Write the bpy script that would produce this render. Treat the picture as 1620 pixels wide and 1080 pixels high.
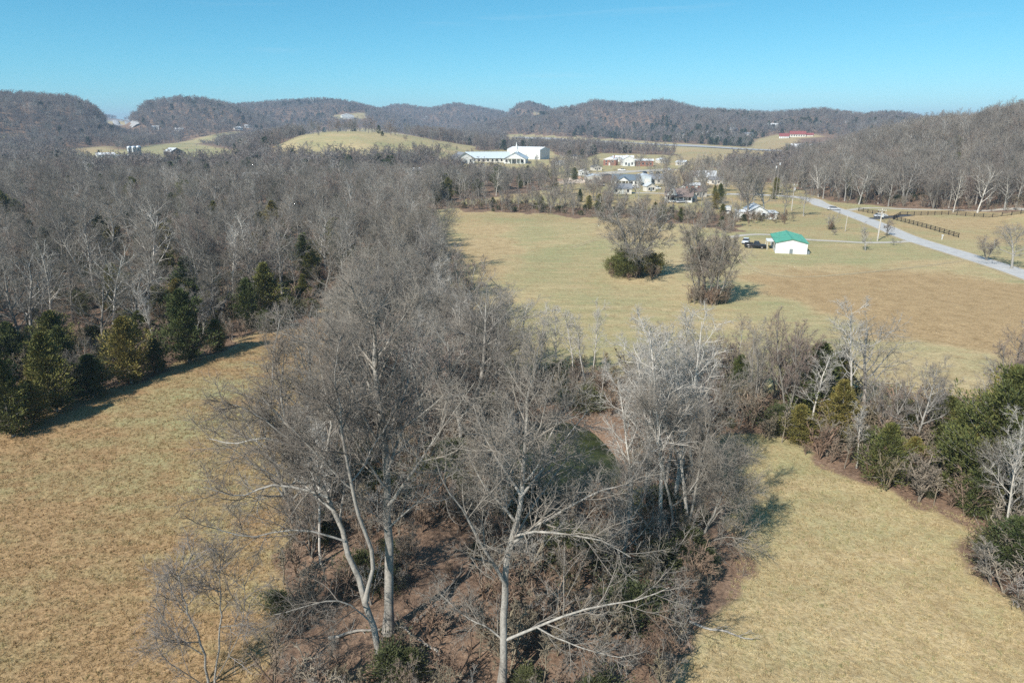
import bpy, math, random
import numpy as np
from mathutils import Vector

# ------------------------------------------------------------------ camera, sky, sun, exposure
sc = bpy.context.scene
COL = sc.collection
for o in list(bpy.data.objects):
    bpy.data.objects.remove(o)

CAM_H = 32.0
PITCH = math.radians(17.7)          # below the horizon
FOC = 1080.0                        # focal length in pixels of a 1620 x 1080 frame (24 mm lens)
cd = bpy.data.cameras.new('camera')
cd.sensor_width = 36.0
cd.lens = 24.0
cd.clip_start = 0.5
cd.clip_end = 30000.0
cam = bpy.data.objects.new('camera', cd)
cam.location = (0, 0, CAM_H)
cam.rotation_euler = (math.pi / 2 - PITCH, 0, 0)
COL.objects.link(cam)
sc.camera = cam

SUN_EL = math.radians(41)
SUN_AZ = math.atan2(-0.62, -0.79)   # clockwise from +Y: behind the camera, to its left
w = bpy.data.worlds.new('World')
sc.world = w
w.use_nodes = True
wn = w.node_tree
wn.nodes.clear()
sky = wn.nodes.new('ShaderNodeTexSky')
sky.sky_type = 'NISHITA'
sky.sun_disc = False
sky.sun_elevation = SUN_EL
sky.sun_rotation = SUN_AZ % (2 * math.pi)
sky.altitude = 200
sky.air_density = 0.6
sky.dust_density = 0.5
sky.ozone_density = 3.0
# the crisp cyan of a dry winter sky: one tone curve per channel for the whole sky
sp_ = wn.nodes.new('ShaderNodeSeparateColor')
cb_ = wn.nodes.new('ShaderNodeCombineColor')
wn.links.new(sky.outputs[0], sp_.inputs[0])
for k_, (pw_, ga_, ad_) in enumerate(((1.5, 0.235, 0.24), (0.80, 1.31, 0.0), (0.70, 1.60, 0.0))):
    a_ = wn.nodes.new('ShaderNodeMath'); a_.operation = 'POWER'; a_.inputs[1].default_value = pw_
    b_ = wn.nodes.new('ShaderNodeMath'); b_.operation = 'MULTIPLY_ADD'; b_.inputs[1].default_value = ga_; b_.inputs[2].default_value = ad_
    wn.links.new(sp_.outputs[k_], a_.inputs[0]); wn.links.new(a_.outputs[0], b_.inputs[0]); wn.links.new(b_.outputs[0], cb_.inputs[k_])
bg = wn.nodes.new('ShaderNodeBackground')
bg.inputs['Strength'].default_value = 0.105
wo = wn.nodes.new('ShaderNodeOutputWorld')
# faint streaks of high cirrus
tc_ = wn.nodes.new('ShaderNodeTexCoord'); mp_ = wn.nodes.new('ShaderNodeMapping'); mp_.inputs['Scale'].default_value = (2.2, 2.2, 26.0); mp_.inputs['Rotation'].default_value = (0.02, 0.05, 0.3)
ns_ = wn.nodes.new('ShaderNodeTexNoise'); ns_.inputs['Scale'].default_value = 1.6; ns_.inputs['Detail'].default_value = 6; ns_.inputs['Distortion'].default_value = 0.6
mr_ = wn.nodes.new('ShaderNodeMapRange'); mr_.inputs[1].default_value = 0.60; mr_.inputs[2].default_value = 0.82; mr_.inputs[3].default_value = 0.0; mr_.inputs[4].default_value = 0.16
mx_ = wn.nodes.new('ShaderNodeMix'); mx_.data_type = 'RGBA'; mx_.inputs[7].default_value = (4.6, 5.6, 6.2, 1)
wn.links.new(tc_.outputs['Generated'], mp_.inputs[0]); wn.links.new(mp_.outputs[0], ns_.inputs['Vector']); wn.links.new(ns_.outputs['Fac'], mr_.inputs[0])
wn.links.new(mr_.outputs[0], mx_.inputs[0]); wn.links.new(cb_.outputs[0], mx_.inputs[6])
wn.links.new(mx_.outputs[2], bg.inputs['Color'])
wn.links.new(bg.outputs[0], wo.inputs[0])

sl = bpy.data.lights.new('sun', 'SUN')
sl.energy = 4.5
sl.angle = math.radians(0.53)
sl.color = (1.0, 0.95, 0.87)
sun = bpy.data.objects.new('sun', sl)
COL.objects.link(sun)
sdir = Vector((math.sin(SUN_AZ) * math.cos(SUN_EL), math.cos(SUN_AZ) * math.cos(SUN_EL), math.sin(SUN_EL)))
sun.rotation_euler = (-sdir).to_track_quat('-Z', 'Y').to_euler()
sun.location = sdir * 300

sc.view_settings.view_transform = 'Standard'
sc.view_settings.look = 'None'
sc.view_settings.exposure = 0.54
sc.view_settings.gamma = 1.0
sc.cycles.max_bounces = 6
sc.cycles.diffuse_bounces = 3
sc.cycles.glossy_bounces = 2
sc.cycles.transmission_bounces = 2
sc.cycles.volume_bounces = 0
sc.cycles.transparent_max_bounces = 8
sc.cycles.use_denoising = False

RNG = np.random.default_rng(7)
random.seed(7)
CP, SP = math.cos(PITCH), math.sin(PITCH)

# ------------------------------------------------------------------ survey: from a direction to a place on the ground
def ray(px, py):
    u, v = (px - 810) / FOC, (540 - py) / FOC
    return np.array([u, CP + v * SP, -SP + v * CP])
def project(x, y, z):
    dz = z - CAM_H
    d = y * CP - dz * SP
    d = np.where(d < 0.1, 0.1, d)
    return 810 + FOC * x / d, 540 - FOC * (y * SP + dz * CP) / d
def skyline(pts):                   # azimuth and slope of a skyline
    az, sl_ = [], []
    for px, py in pts:
        d = ray(px, py)
        az.append(math.atan2(d[0], d[1])); sl_.append(d[2] / math.hypot(d[0], d[1]))
    return np.array(az), np.array(sl_)

def sstep(a, b, x):
    t = np.clip((x - a) / (b - a), 0, 1)
    return t * t * (3 - 2 * t)

# ridges: skyline, distance, width of the front slope, tree height standing on it
RIDGES = []
def ridge(pts, D, wf, tree):
    az, s = skyline(pts)
    RIDGES.append((az, CAM_H + D * s - tree, D, wf))
ridge([(-700,150),(-300,140),(-100,140),(0,145),(60,149),(120,153),(148,167),(172,186),(195,204),(230,215)], 1500, 620, 13)
ridge([(100,188),(165,181),(195,186),(260,186)], 4600, 900, 13)
ridge([(120,196),(150,191),(175,190),(205,190),(228,198),(250,215)], 2700, 1300, 0)
ridge([(175,212),(195,182),(210,170),(235,159),(290,152),(330,157),(372,166),(420,184),(480,200)], 1900, 620, 13)
ridge([(300,190),(370,166),(430,160),(480,157),(530,157),(565,164),(600,172),(640,184),(700,195)], 2500, 750, 13)
ridge([(540,186),(600,172),(622,166),(640,165),(680,171),(720,163),(760,170),(792,176),(850,184)], 3100, 900, 13)
ridge([(770,190),(800,176),(816,165),(836,160),(856,165),(880,174),(920,186)], 2700, 700, 13)
ridge([(700,205),(800,188),(860,176),(920,165),(940,158),(972,162),(1002,163),(1050,158),(1082,165),(1112,172),(1160,190),(1200,210)], 2000, 700, 13)
ridge([(1060,190),(1110,172),(1150,173),(1222,178),(1260,175),(1300,172),(1362,180),(1400,176),(1440,180),(1462,187),(1520,190),(1700,190),(2000,185)], 1850, 750, 13)
ridge([(1230,250),(1290,238),(1340,222),(1400,203),(1440,192),(1470,187),(1500,184),(1560,178),(1600,168),(1625,162),(1750,138),(2000,125),(2400,120)], 520, 230, 15)
ridge([(360,246),(400,238),(440,228),(480,216),(520,210),(560,209),(600,211),(640,217),(680,224),(740,236),(800,246)], 720, 230, 0)

POND = (5.0, 63.0, 6.0, 9.0)       # centre and half axes
def terrain(x, y):
    x = np.asarray(x, float); y = np.asarray(y, float)
    r = np.hypot(x, y) + 1e-6
    az = np.arctan2(x, y)
    h = np.zeros_like(r)
    for A, H, D, wf in RIDGES:
        Hh = np.interp(az, A, H)
        edge = sstep(A[0] - 0.02, A[0] + 0.05, az) * sstep(A[-1] + 0.02, A[-1] - 0.05, az)
        wob = 1 + 0.10 * np.sin(az * 23 + D) + 0.06 * np.sin(az * 57 + 2 * D)
        s = sstep(D - wf * wob, D, r)
        back = 1 - 0.55 * sstep(D, D + 900, r)
        gul = 0.10 * np.sin(az * D / 55.0 + 1.7 * np.sin(r / 130.0)) * s * (1 - s) * 4
        h = np.maximum(h, np.maximum(Hh, 0) * edge * np.clip(s + gul, 0, 1) * back)
    # the flat valley floor rolls a little, away from the lane and the buildings
    calm = 1 - sstep(10, 40, x) * sstep(90, 130, y) * (1 - sstep(480, 560, r))
    roll = 0.55 * np.sin(x / 31.0 + 1.0) * np.sin(y / 43.0) + 0.25 * np.sin(x / 13.0 + y / 17.0)
    h = h + roll * calm * sstep(5, 40, r) * (1 - sstep(300, 700, r) * 0.5)
    # bowl of the pond
    q = np.hypot((x - POND[0]) / POND[2], (y - POND[1]) / POND[3])
    q = q * (1 + 0.06 * np.sin(3 * np.arctan2(y - POND[1], x - POND[0])))
    h = h * sstep(0.9, 1.6, q) - 1.5 * (1 - sstep(0.72, 1.22, q))
    return h
def tz(x, y):
    return float(terrain(np.array([x]), np.array([y]))[0])
_RR = np.concatenate([np.linspace(15, 600, 1200), np.geomspace(600, 6000, 1500)[1:]])
def G(px, py):                      # place where the line of sight through (px, py) meets the ground
    d = ray(px, py); hl = math.hypot(d[0], d[1])
    x, y, z = _RR * d[0] / hl, _RR * d[1] / hl, CAM_H + _RR * d[2] / hl
    g = terrain(x, y)
    k = np.nonzero(z < g)[0]
    if not len(k):
        j = int(np.argmin(np.abs(_RR - 2600)))
        return Vector((x[j], y[j], g[j]))
    k = k[0]
    if k > 0:
        a = (z[k-1] - g[k-1]); b = (g[k] - z[k]); t = a / (a + b + 1e-9)
        xx, yy = x[k-1] + (x[k] - x[k-1]) * t, y[k-1] + (y[k] - y[k-1]) * t
    else:
        xx, yy = x[0], y[0]
    return Vector((xx, yy, tz(xx, yy)))
def P(px, py, y):                   # point on the line of sight at forward distance y
    d = ray(px, py); t = y / d[1]
    return (d[0] * t, y, CAM_H + d[2] * t)
def inpoly(px, py, poly):
    px = np.asarray(px); py = np.asarray(py)
    c = np.zeros(px.shape, bool)
    n = len(poly)
    for i in range(n):
        x0, y0 = poly[i]; x1, y1 = poly[i - 1]
        hit = ((y0 > py) != (y1 > py)) & (px < (x1 - x0) * (py - y0) / ((y1 - y0) or 1e-9) + x0)
        c ^= hit
    return c

# ------------------------------------------------------------------ materials
def new_mat(name, rough=0.8):
    m = bpy.data.materials.new(name); m.use_nodes = True
    nt = m.node_tree; nt.nodes.clear()
    out = nt.nodes.new('ShaderNodeOutputMaterial')
    b = nt.nodes.new('ShaderNodeBsdfPrincipled')
    b.inputs['Roughness'].default_value = rough
    b.inputs['Specular IOR Level'].default_value = 0.3
    nt.links.new(b.outputs[0], out.inputs[0])
    return m, nt, b
def node(nt, t, **kw):
    n = nt.nodes.new(t)
    for k, v in kw.items():
        if isinstance(k, str) and hasattr(n, k): setattr(n, k, v)
        else: n.inputs[k].default_value = v
    return n
def noise(nt, vec, scale, detail=3, rough=0.55):
    n = nt.nodes.new('ShaderNodeTexNoise')
    n.inputs['Scale'].default_value = scale; n.inputs['Detail'].default_value = detail; n.inputs['Roughness'].default_value = rough
    if vec is not None: nt.links.new(vec, n.inputs['Vector'])
    return n.outputs['Fac']
def ramp(nt, fac, stops, interp='LINEAR'):
    n = nt.nodes.new('ShaderNodeValToRGB'); r = n.color_ramp; r.interpolation = interp
    while len(r.elements) < len(stops): r.elements.new(0.5)
    for e, (p, c) in zip(r.elements, stops):
        e.position = p; e.color = (*c, 1) if len(c) == 3 else c
    nt.links.new(fac, n.inputs[0])
    return n.outputs['Color']
def mix(nt, fac, a, b, mode='MIX'):
    n = nt.nodes.new('ShaderNodeMix'); n.data_type = 'RGBA'; n.blend_type = mode
    for s, v in ((n.inputs[0], fac), (n.inputs[6], a), (n.inputs[7], b)):
        if hasattr(v, 'links'): nt.links.new(v, s)
        elif isinstance(v, (int, float)): s.default_value = v
        else: s.default_value = (*v, 1)
    return n.outputs[2]
def math_n(nt, op, a, b=0.0, c=0.0, clamp=False):
    n = nt.nodes.new('ShaderNodeMath'); n.operation = op; n.use_clamp = clamp
    for s, v in zip(n.inputs, (a, b, c)):
        if hasattr(v, 'links'): nt.links.new(v, s)
        else: s.default_value = v
    return n.outputs[0]
def bump(nt, b, height, strength, dist):
    n = nt.nodes.new('ShaderNodeBump'); n.inputs['Strength'].default_value = strength; n.inputs['Distance'].default_value = dist
    nt.links.new(height, n.inputs['Height']); nt.links.new(n.outputs[0], b.inputs['Normal'])
def coords(nt, which='Object'):
    return nt.nodes.new('ShaderNodeTexCoord').outputs[which]
def position(nt):
    return nt.nodes.new('ShaderNodeNewGeometry').outputs['Position']

def plain(name, color, rough=0.7, var=0.12, scale=2.0, metallic=0.0, bumpy=0.0):
    m, nt, b = new_mat(name, rough)
    f = noise(nt, coords(nt), scale, 4)
    d = tuple(c * (1 - var * 2) for c in color); l = tuple(min(1, c * (1 + var)) for c in color)
    nt.links.new(ramp(nt, f, [(0.3, d), (0.7, l)]), b.inputs['Base Color'])
    b.inputs['Metallic'].default_value = metallic
    if bumpy: bump(nt, b, f, 0.4, bumpy)
    return m

def tree_mat(name, stops, vary=0.25, scale=6.0, rough=0.85):      # a tone of its own for every tree, streaky bark on it
    m, nt, b = new_mat(name, rough)
    rnd = nt.nodes.new('ShaderNodeObjectInfo').outputs['Random']
    col = ramp(nt, rnd, stops)
    mp = nt.nodes.new('ShaderNodeMapping'); mp.inputs['Scale'].default_value = (1, 1, 0.3)
    nt.links.new(coords(nt), mp.inputs[0])
    f = noise(nt, mp.outputs[0], scale, 4, 0.65)
    f2 = noise(nt, coords(nt), scale * 4.0, 3, 0.7)
    f = math_n(nt, 'ADD', math_n(nt, 'MULTIPLY', f, 0.6), math_n(nt, 'MULTIPLY', f2, 0.4))
    v = ramp(nt, f, [(0.32, (1 - 2 * vary,) * 3), (0.66, (1 + vary, 1 + vary * .97, 1 + vary * .9))])
    nt.links.new(mix(nt, 1.0, col, v, 'MULTIPLY'), b.inputs['Base Color'])
    b.inputs['Specular IOR Level'].default_value = 0.15
    if rough == 0.85: bump(nt, b, f, 0.5, 0.06)
    return m
M_BARK_PALE = tree_mat('pale_bark', [(0, (.33,.305,.27)), (1, (.37,.345,.31))], 0.34, 2.2)
M_BARK_WHITE = tree_mat('whitish_bark', [(0, (0.496,0.460,0.407)), (1, (0.590,0.555,0.507))], 0.28, 3.0)
M_BARK = tree_mat('grey_bark', [(0, (.21,.19,.165)), (.5, (.30,.28,.25)), (1, (.40,.38,.35))], 0.30, 4.0)
M_TWIG_PALE = tree_mat('pale_twigs', [(0, (0.252,0.223,0.191)), (1, (0.293,0.262,0.224))], 0.18, 1.2)
M_TWIG = tree_mat('grey_twigs', [(0, (0.192,0.167,0.143)), (.3, (0.281,0.253,0.216)), (.55, (0.248,0.220,0.200)), (.8, (0.293,0.253,0.205)), (1, (0.372,0.334,0.287))], 0.22, 0.8)
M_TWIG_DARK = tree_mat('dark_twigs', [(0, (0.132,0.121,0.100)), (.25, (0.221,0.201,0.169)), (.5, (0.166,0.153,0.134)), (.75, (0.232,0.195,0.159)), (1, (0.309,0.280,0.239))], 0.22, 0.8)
M_TWIG_WHITE = tree_mat('whitish_twigs', [(0, (.42,.39,.35)), (1, (.48,.45,.41))], 0.18, 1.2)
M_TWIG_RED = tree_mat('reddish_twigs', [(0, (0.264,0.198,0.168)), (.5, (0.300,0.234,0.192)), (1, (0.282,0.240,0.204))], 0.22, 0.8)
M_BRUSH = tree_mat('brush_stems', [(0, (0.230,0.154,0.111)), (.3, (0.282,0.208,0.153)), (.6, (0.261,0.228,0.185)), (.8, (0.251,0.208,0.139)), (1, (0.345,0.297,0.240))], 0.25, 1.5)
M_FARTWIG = tree_mat('far_twigs', [(0, (.14,.125,.12)), (.25, (.21,.185,.175)), (.5, (.25,.20,.17)), (.75, (.20,.195,.175)), (1, (.32,.29,.265))], 0.15, 0.3)

def green_mat(name, stops, var=0.35):
    m, nt, b = new_mat(name, 0.75)
    rnd = nt.nodes.new('ShaderNodeObjectInfo').outputs['Random']
    a = noise(nt, coords(nt), 1.4, 3)
    c = noise(nt, coords(nt), 7.0, 2)
    f = math_n(nt, 'ADD', math_n(nt, 'MULTIPLY', rnd, 0.62), math_n(nt, 'MULTIPLY', math_n(nt, 'SUBTRACT', a, 0.25), 0.75), clamp=True)
    col = ramp(nt, f, stops)
    v = ramp(nt, c, [(0.3, (1 - 1.4 * var,) * 3), (0.7, (1 + var,) * 3)])
    nt.links.new(mix(nt, 1.0, col, v, 'MULTIPLY'), b.inputs['Base Color'])
    b.inputs['Specular IOR Level'].default_value = 0.2
    return m
M_CEDAR = green_mat('cedar_needles', [(0, (0.044,0.066,0.029)), (.3, (0.083,0.102,0.035)), (.6, (0.156,0.149,0.042)), (1, (0.273,0.201,0.061))])
M_PINE = green_mat('far_needles', [(0, (.025,.045,.024)), (.5, (.045,.068,.03)), (1, (.085,.095,.04))])
M_GREENBRUSH = green_mat('green_undergrowth', [(0, (.05,.065,.03)), (.5, (.085,.095,.04)), (1, (.14,.13,.055))])
GR = [(0, (.36,.275,.15)), (.4, (.47,.37,.205)), (.7, (.38,.325,.17)), (.85, (.29,.28,.135)), (1, (.56,.46,.285))]
M_GRASS = tree_mat('pale_straw_blades', GR, 0.15, 2.0, 0.7)
M_GRASS_RUST = tree_mat('rusty_straw_blades', [(p, (c[0]*.84, c[1]*.72, c[2]*.66)) for p, c in GR], 0.15, 2.0, 0.7)

# ground: the mix of leaf litter, green and straw is stored per place, noise breaks it up
def ground_material():
    m, nt, b = new_mat('meadow_and_leaf_litter', 0.95)
    b.inputs['Specular IOR Level'].default_value = 0.05
    at = nt.nodes.new('ShaderNodeAttribute'); at.attribute_name = 'zone'
    sep = nt.nodes.new('ShaderNodeSeparateColor'); nt.links.new(at.outputs['Color'], sep.inputs[0])
    lit, grn, straw = sep.outputs[0], sep.outputs[1], sep.outputs[2]
    pos = position(nt)
    n_big = noise(nt, pos, 0.045, 5, 0.6)
    n_mid = noise(nt, pos, 0.35, 5, 0.65)
    n_fine = noise(nt, pos, 3.2, 4, 0.7)
    n_clump = noise(nt, pos, 1.05, 6, 0.75)
    n_bigger = noise(nt, pos, 0.016, 3, 0.5)
    # mown streaks along the fields
    mp = nt.nodes.new('ShaderNodeMapping'); mp.inputs['Rotation'].default_value = (0, 0, math.radians(33)); mp.inputs['Scale'].default_value = (0.045, 0.42, 0.2)
    nt.links.new(pos, mp.inputs[0])
    streak = noise(nt, mp.outputs[0], 1.0, 4, 0.6)
    g = math_n(nt, 'ADD', grn, math_n(nt, 'ADD', math_n(nt, 'MULTIPLY', math_n(nt, 'SUBTRACT', n_big, 0.5), 2.6), math_n(nt, 'MULTIPLY', math_n(nt, 'SUBTRACT', n_bigger, 0.5), 2.0)))
    g = math_n(nt, 'ADD', g, math_n(nt, 'MULTIPLY', math_n(nt, 'SUBTRACT', streak, 0.5), 1.6))
    g = math_n(nt, 'ADD', g, math_n(nt, 'MULTIPLY', math_n(nt, 'SUBTRACT', n_mid, 0.5), 1.4), clamp=True)
    dry = ramp(nt, math_n(nt, 'ADD', math_n(nt, 'MULTIPLY', n_fine, 0.75), math_n(nt, 'MULTIPLY', n_mid, 0.35)),
               [(0.30, (.29,.215,.112)), (0.52, (.445,.345,.192)), (0.75, (.57,.465,.28))])
    dry = mix(nt, straw, dry, ramp(nt, n_fine, [(0.3, (.205,.120,.058)), (0.7, (.44,.285,.150))]))
    green = ramp(nt, math_n(nt, 'ADD', math_n(nt, 'MULTIPLY', n_fine, 0.6), math_n(nt, 'MULTIPLY', n_big, 0.5)),
                 [(0.30, (.165,.160,.074)), (0.55, (.285,.272,.138)), (0.8, (.41,.375,.21))])
    grass = mix(nt, g, dry, green)
    patch = ramp(nt, math_n(nt, 'ADD', math_n(nt, 'MULTIPLY', n_clump, 0.6), math_n(nt, 'MULTIPLY', n_mid, 0.4)), [(0.36, (.76, .75, .72)), (0.5, (1, 1, 1)), (0.66, (1.18, 1.17, 1.14))])
    grass = mix(nt, 1.0, grass, patch, 'MULTIPLY')
    litter = ramp(nt, math_n(nt, 'ADD', math_n(nt, 'MULTIPLY', n_fine, 0.65), math_n(nt, 'MULTIPLY', n_mid, 0.45)),
                  [(0.30, (.060,.042,.032)), (0.46, (.15,.100,.072)), (0.60, (.245,.165,.115)), (0.76, (.36,.265,.195))])
    e = math_n(nt, 'ADD', lit, math_n(nt, 'MULTIPLY', math_n(nt, 'SUBTRACT', n_mid, 0.5), 0.9))
    e = math_n(nt, 'ADD', e, math_n(nt, 'MULTIPLY', math_n(nt, 'SUBTRACT', n_fine, 0.5), 0.35))
    mr = nt.nodes.new('ShaderNodeMapRange'); mr.inputs[1].default_value = 0.35; mr.inputs[2].default_value = 0.65
    nt.links.new(e, mr.inputs[0])
    nt.links.new(mix(nt, mr.outputs[0], grass, litter), b.inputs['Base Color'])
    h = math_n(nt, 'ADD', n_fine, math_n(nt, 'MULTIPLY', n_mid, 1.5))
    bump(nt, b, math_n(nt, 'ADD', h, n_clump), 0.6, 0.25)
    return m
M_GROUND = ground_material()
def asphalt(name, c, var=0.15):
    m, nt, b = new_mat(name, 0.9)
    pos = position(nt)
    f = noise(nt, pos, 0.5, 5, 0.65); g = noise(nt, pos, 6.0, 3)
    f = math_n(nt, 'ADD', math_n(nt, 'MULTIPLY', f, 0.7), math_n(nt, 'MULTIPLY', g, 0.3))
    nt.links.new(ramp(nt, f, [(0.3, tuple(k * (1 - var) for k in c)), (0.7, tuple(k * (1 + var) for k in c))]), b.inputs['Base Color'])
    return m
M_ROAD = asphalt('worn_pale_asphalt', (.44,.43,.415), .2)
M_ROAD_DARK = asphalt('fresh_dark_asphalt', (.075,.078,.085))
M_GRAVEL = asphalt('pale_gravel', (.44,.40,.34), 0.25)
M_HIGHWAY = asphalt('highway_concrete', (.36,.355,.35))
M_ROCK = asphalt('cut_rock', (.50,.47,.43), 0.3)
M_PAINT = plain('faded_road_paint', (.62,.60,.52), 0.8, 0.2, 3)
M_WHITE = plain('white_siding', (.69,.69,.67), 0.6, 0.10, 0.6)
M_CREAM = plain('cream_siding', (.66,.62,.55), 0.7, 0.06, 1.0)
M_BLUEGREY = plain('pale_blue_metal', (.50,.56,.60), 0.5, 0.06, 1.0)
M_TAN = plain('tan_metal', (.50,.47,.42), 0.6, 0.08, 1.0)
M_BRICK = plain('brick_wall', (.30,.14,.10), 0.85, 0.15, 3.0)
M_SEAM = plain('roof_seam_metal', (.16,.42,.32), 0.4, 0.1, 1.0)
M_GREENROOF = plain('green_metal_roof', (.085,.33,.23), 0.45, 0.14, 0.5)
M_GREYROOF = plain('grey_shingles', (.22,.23,.25), 0.85, 0.12, 2.0)
M_SLATE = plain('slate_blue_roof', (.13,.165,.20), 0.7, 0.1, 2.0)
M_DARKROOF = plain('dark_roof', (.075,.072,.075), 0.8, 0.15, 2.0)
M_PALEROOF = plain('weathered_metal_roof', (.56,.58,.60), 0.5, 0.15, 1.5)
M_WHITEROOF = plain('white_metal_roof', (.76,.77,.78), 0.5, 0.05, 1.0)
M_BROWNROOF = plain('brown_roof', (.20,.155,.14), 0.8, 0.15, 2.0)
M_REDROOF = plain('red_roof', (.27,.075,.068), 0.6, 0.12, 1.0)
M_BARNWOOD = plain('weathered_barn_boards', (.095,.088,.085), 0.9, 0.25, 4.0)
M_GLASS = plain('window_glass', (.03,.035,.045), 0.15, 0.2, 1.0)
M_DOOR = plain('grey_door', (.20,.23,.25), 0.6, 0.1, 2.0)
M_CONC = plain('silo_concrete', (.20,.20,.19), 0.85, 0.2, 0.7)
M_STEEL = plain('galvanised_dome', (.68,.70,.72), 0.35, 0.06, 1.0, 0.6)
M_POLE = plain('weathered_pole_wood', (.46,.42,.37), 0.9, 0.12, 2.0)
M_GREYPOLE = plain('dark_pole_wood', (.22,.19,.165), 0.9, 0.15, 2.0)
M_FENCE = plain('black_fence_boards', (.022,.019,.018), 0.75, 0.3, 4.0)
M_CARWHITE = plain('pale_car_paint', (.62,.66,.70), 0.25, 0.03, 1.0)
M_CARBLACK = plain('black_car_paint', (.018,.019,.022), 0.2, 0.05, 1.0)
M_CARGREY = plain('silver_car_paint', (.40,.41,.43), 0.25, 0.03, 1.0)
M_TYRE = plain('tyre_rubber', (.015,.015,.015), 0.9, 0.1, 2.0)
M_RIM = plain('wheel_rim', (.5,.5,.52), 0.35, 0.05, 1.0, 0.8)
M_RUBBLE = plain('broken_stone', (.50,.42,.35), 0.9, 0.3, 0.6)
M_CLAY = plain('clay_spoil', (.46,.29,.20), 0.95, 0.25, 0.4)

# ------------------------------------------------------------------ mesh helpers
def mesh_np(name, V, F, mats, mi=None, smooth=False):
    """V (n,3); F list of int arrays (m,k)"""
    me = bpy.data.meshes.new(name)
    V = np.asarray(V, np.float32)
    me.vertices.add(len(V)); me.vertices.foreach_set('co', V.ravel())
    loops = np.concatenate([f.ravel() for f in F]).astype(np.int32)
    sizes = np.concatenate([np.full(len(f), f.shape[1]) for f in F])
    starts = np.concatenate([[0], np.cumsum(sizes)[:-1]]).astype(np.int32)
    me.loops.add(len(loops)); me.loops.foreach_set('vertex_index', loops)
    me.polygons.add(len(starts)); me.polygons.foreach_set('loop_start', starts)
    for m in mats: me.materials.append(m)
    if mi is not None: me.polygons.foreach_set('material_index', np.asarray(mi, np.int32))
    if smooth: me.polygons.foreach_set('use_smooth', np.ones(len(starts), bool))
    me.update(calc_edges=True)
    return me
def link(name, me, parent=None, loc=None):
    o = bpy.data.objects.new(name, me); COL.objects.link(o)
    if parent is not None: o.parent = parent
    if loc is not None: o.location = loc
    return o
def empty(name, loc, rz=0.0):
    o = bpy.data.objects.new(name, None); o.empty_display_size = 0.5
    o.location = loc; o.rotation_euler = (0, 0, rz); COL.objects.link(o)
    return o
def tag(o, label=None, cat=None, group=None, kind=None):
    if label: o['label'] = label
    if cat: o['category'] = cat
    if group: o['group'] = group
    if kind: o['kind'] = kind
    return o
class MB:
    def __init__(s): s.v = []; s.f = []
    def poly(s, pts):
        n = len(s.v); s.v += [tuple(p) for p in pts]; s.f.append(tuple(range(n, n + len(pts)))); return s
    def box(s, x0, x1, y0, y1, z0, z1):
        n = len(s.v)
        s.v += [(x0,y0,z0),(x1,y0,z0),(x1,y1,z0),(x0,y1,z0),(x0,y0,z1),(x1,y0,z1),(x1,y1,z1),(x0,y1,z1)]
        s.f += [tuple(n + i for i in q) for q in ((3,2,1,0),(4,5,6,7),(0,1,5,4),(1,2,6,5),(2,3,7,6),(3,0,4,7))]
        return s
    def prism(s, prof, a, b, axis='y'):      # profile of (u, z) swept along an axis
        n = len(s.v); k = len(prof)
        for t in (a, b):
            for u, z in prof: s.v.append((u, t, z) if axis == 'y' else (t, u, z))
        for i in range(k):
            j = (i + 1) % k; s.f.append((n + i, n + j, n + k + j, n + k + i))
        s.f.append(tuple(n + i for i in reversed(range(k)))); s.f.append(tuple(n + k + i for i in range(k)))
        return s
    def lathe(s, prof, seg=16, c=(0, 0)):    # profile of (r, z)
        n = len(s.v)
        for r, z in prof:
            for i in range(seg):
                a = 2 * math.pi * i / seg; s.v.append((c[0] + r * math.cos(a), c[1] + r * math.sin(a), z))
        for k in range(len(prof) - 1):
            for i in range(seg):
                j = (i + 1) % seg
                s.f.append((n + k*seg + i, n + k*seg + j, n + (k+1)*seg + j, n + (k+1)*seg + i))
        return s
    def bar(s, p, q, w, h=None):
        h = h or w; p = Vector(p); q = Vector(q); d = (q - p).normalized()
        u = d.cross(Vector((0, 0, 1)));  u = u.normalized() if u.length > 1e-4 else Vector((1, 0, 0))
        v = u.cross(d); n = len(s.v)
        for e in (p, q):
            for a, b_ in ((-1,-1),(1,-1),(1,1),(-1,1)): s.v.append(tuple(e + u * a * w / 2 + v * b_ * h / 2))
        s.f += [tuple(n + i for i in f) for f in ((0,1,5,4),(1,2,6,5),(2,3,7,6),(3,0,4,7),(3,2,1,0),(4,5,6,7))]
        return s
    def mesh(s, name, mat, smooth=False, bevel=0):
        me = bpy.data.meshes.new(name); me.from_pydata(s.v, [], s.f); me.update()
        if mat: me.materials.append(mat)
        if smooth: me.polygons.foreach_set('use_smooth', np.ones(len(me.polygons), bool))
        return me
    def build(s, name, mat, parent=None, smooth=False):
        return link(name, s.mesh(name, mat, smooth), parent)

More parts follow.
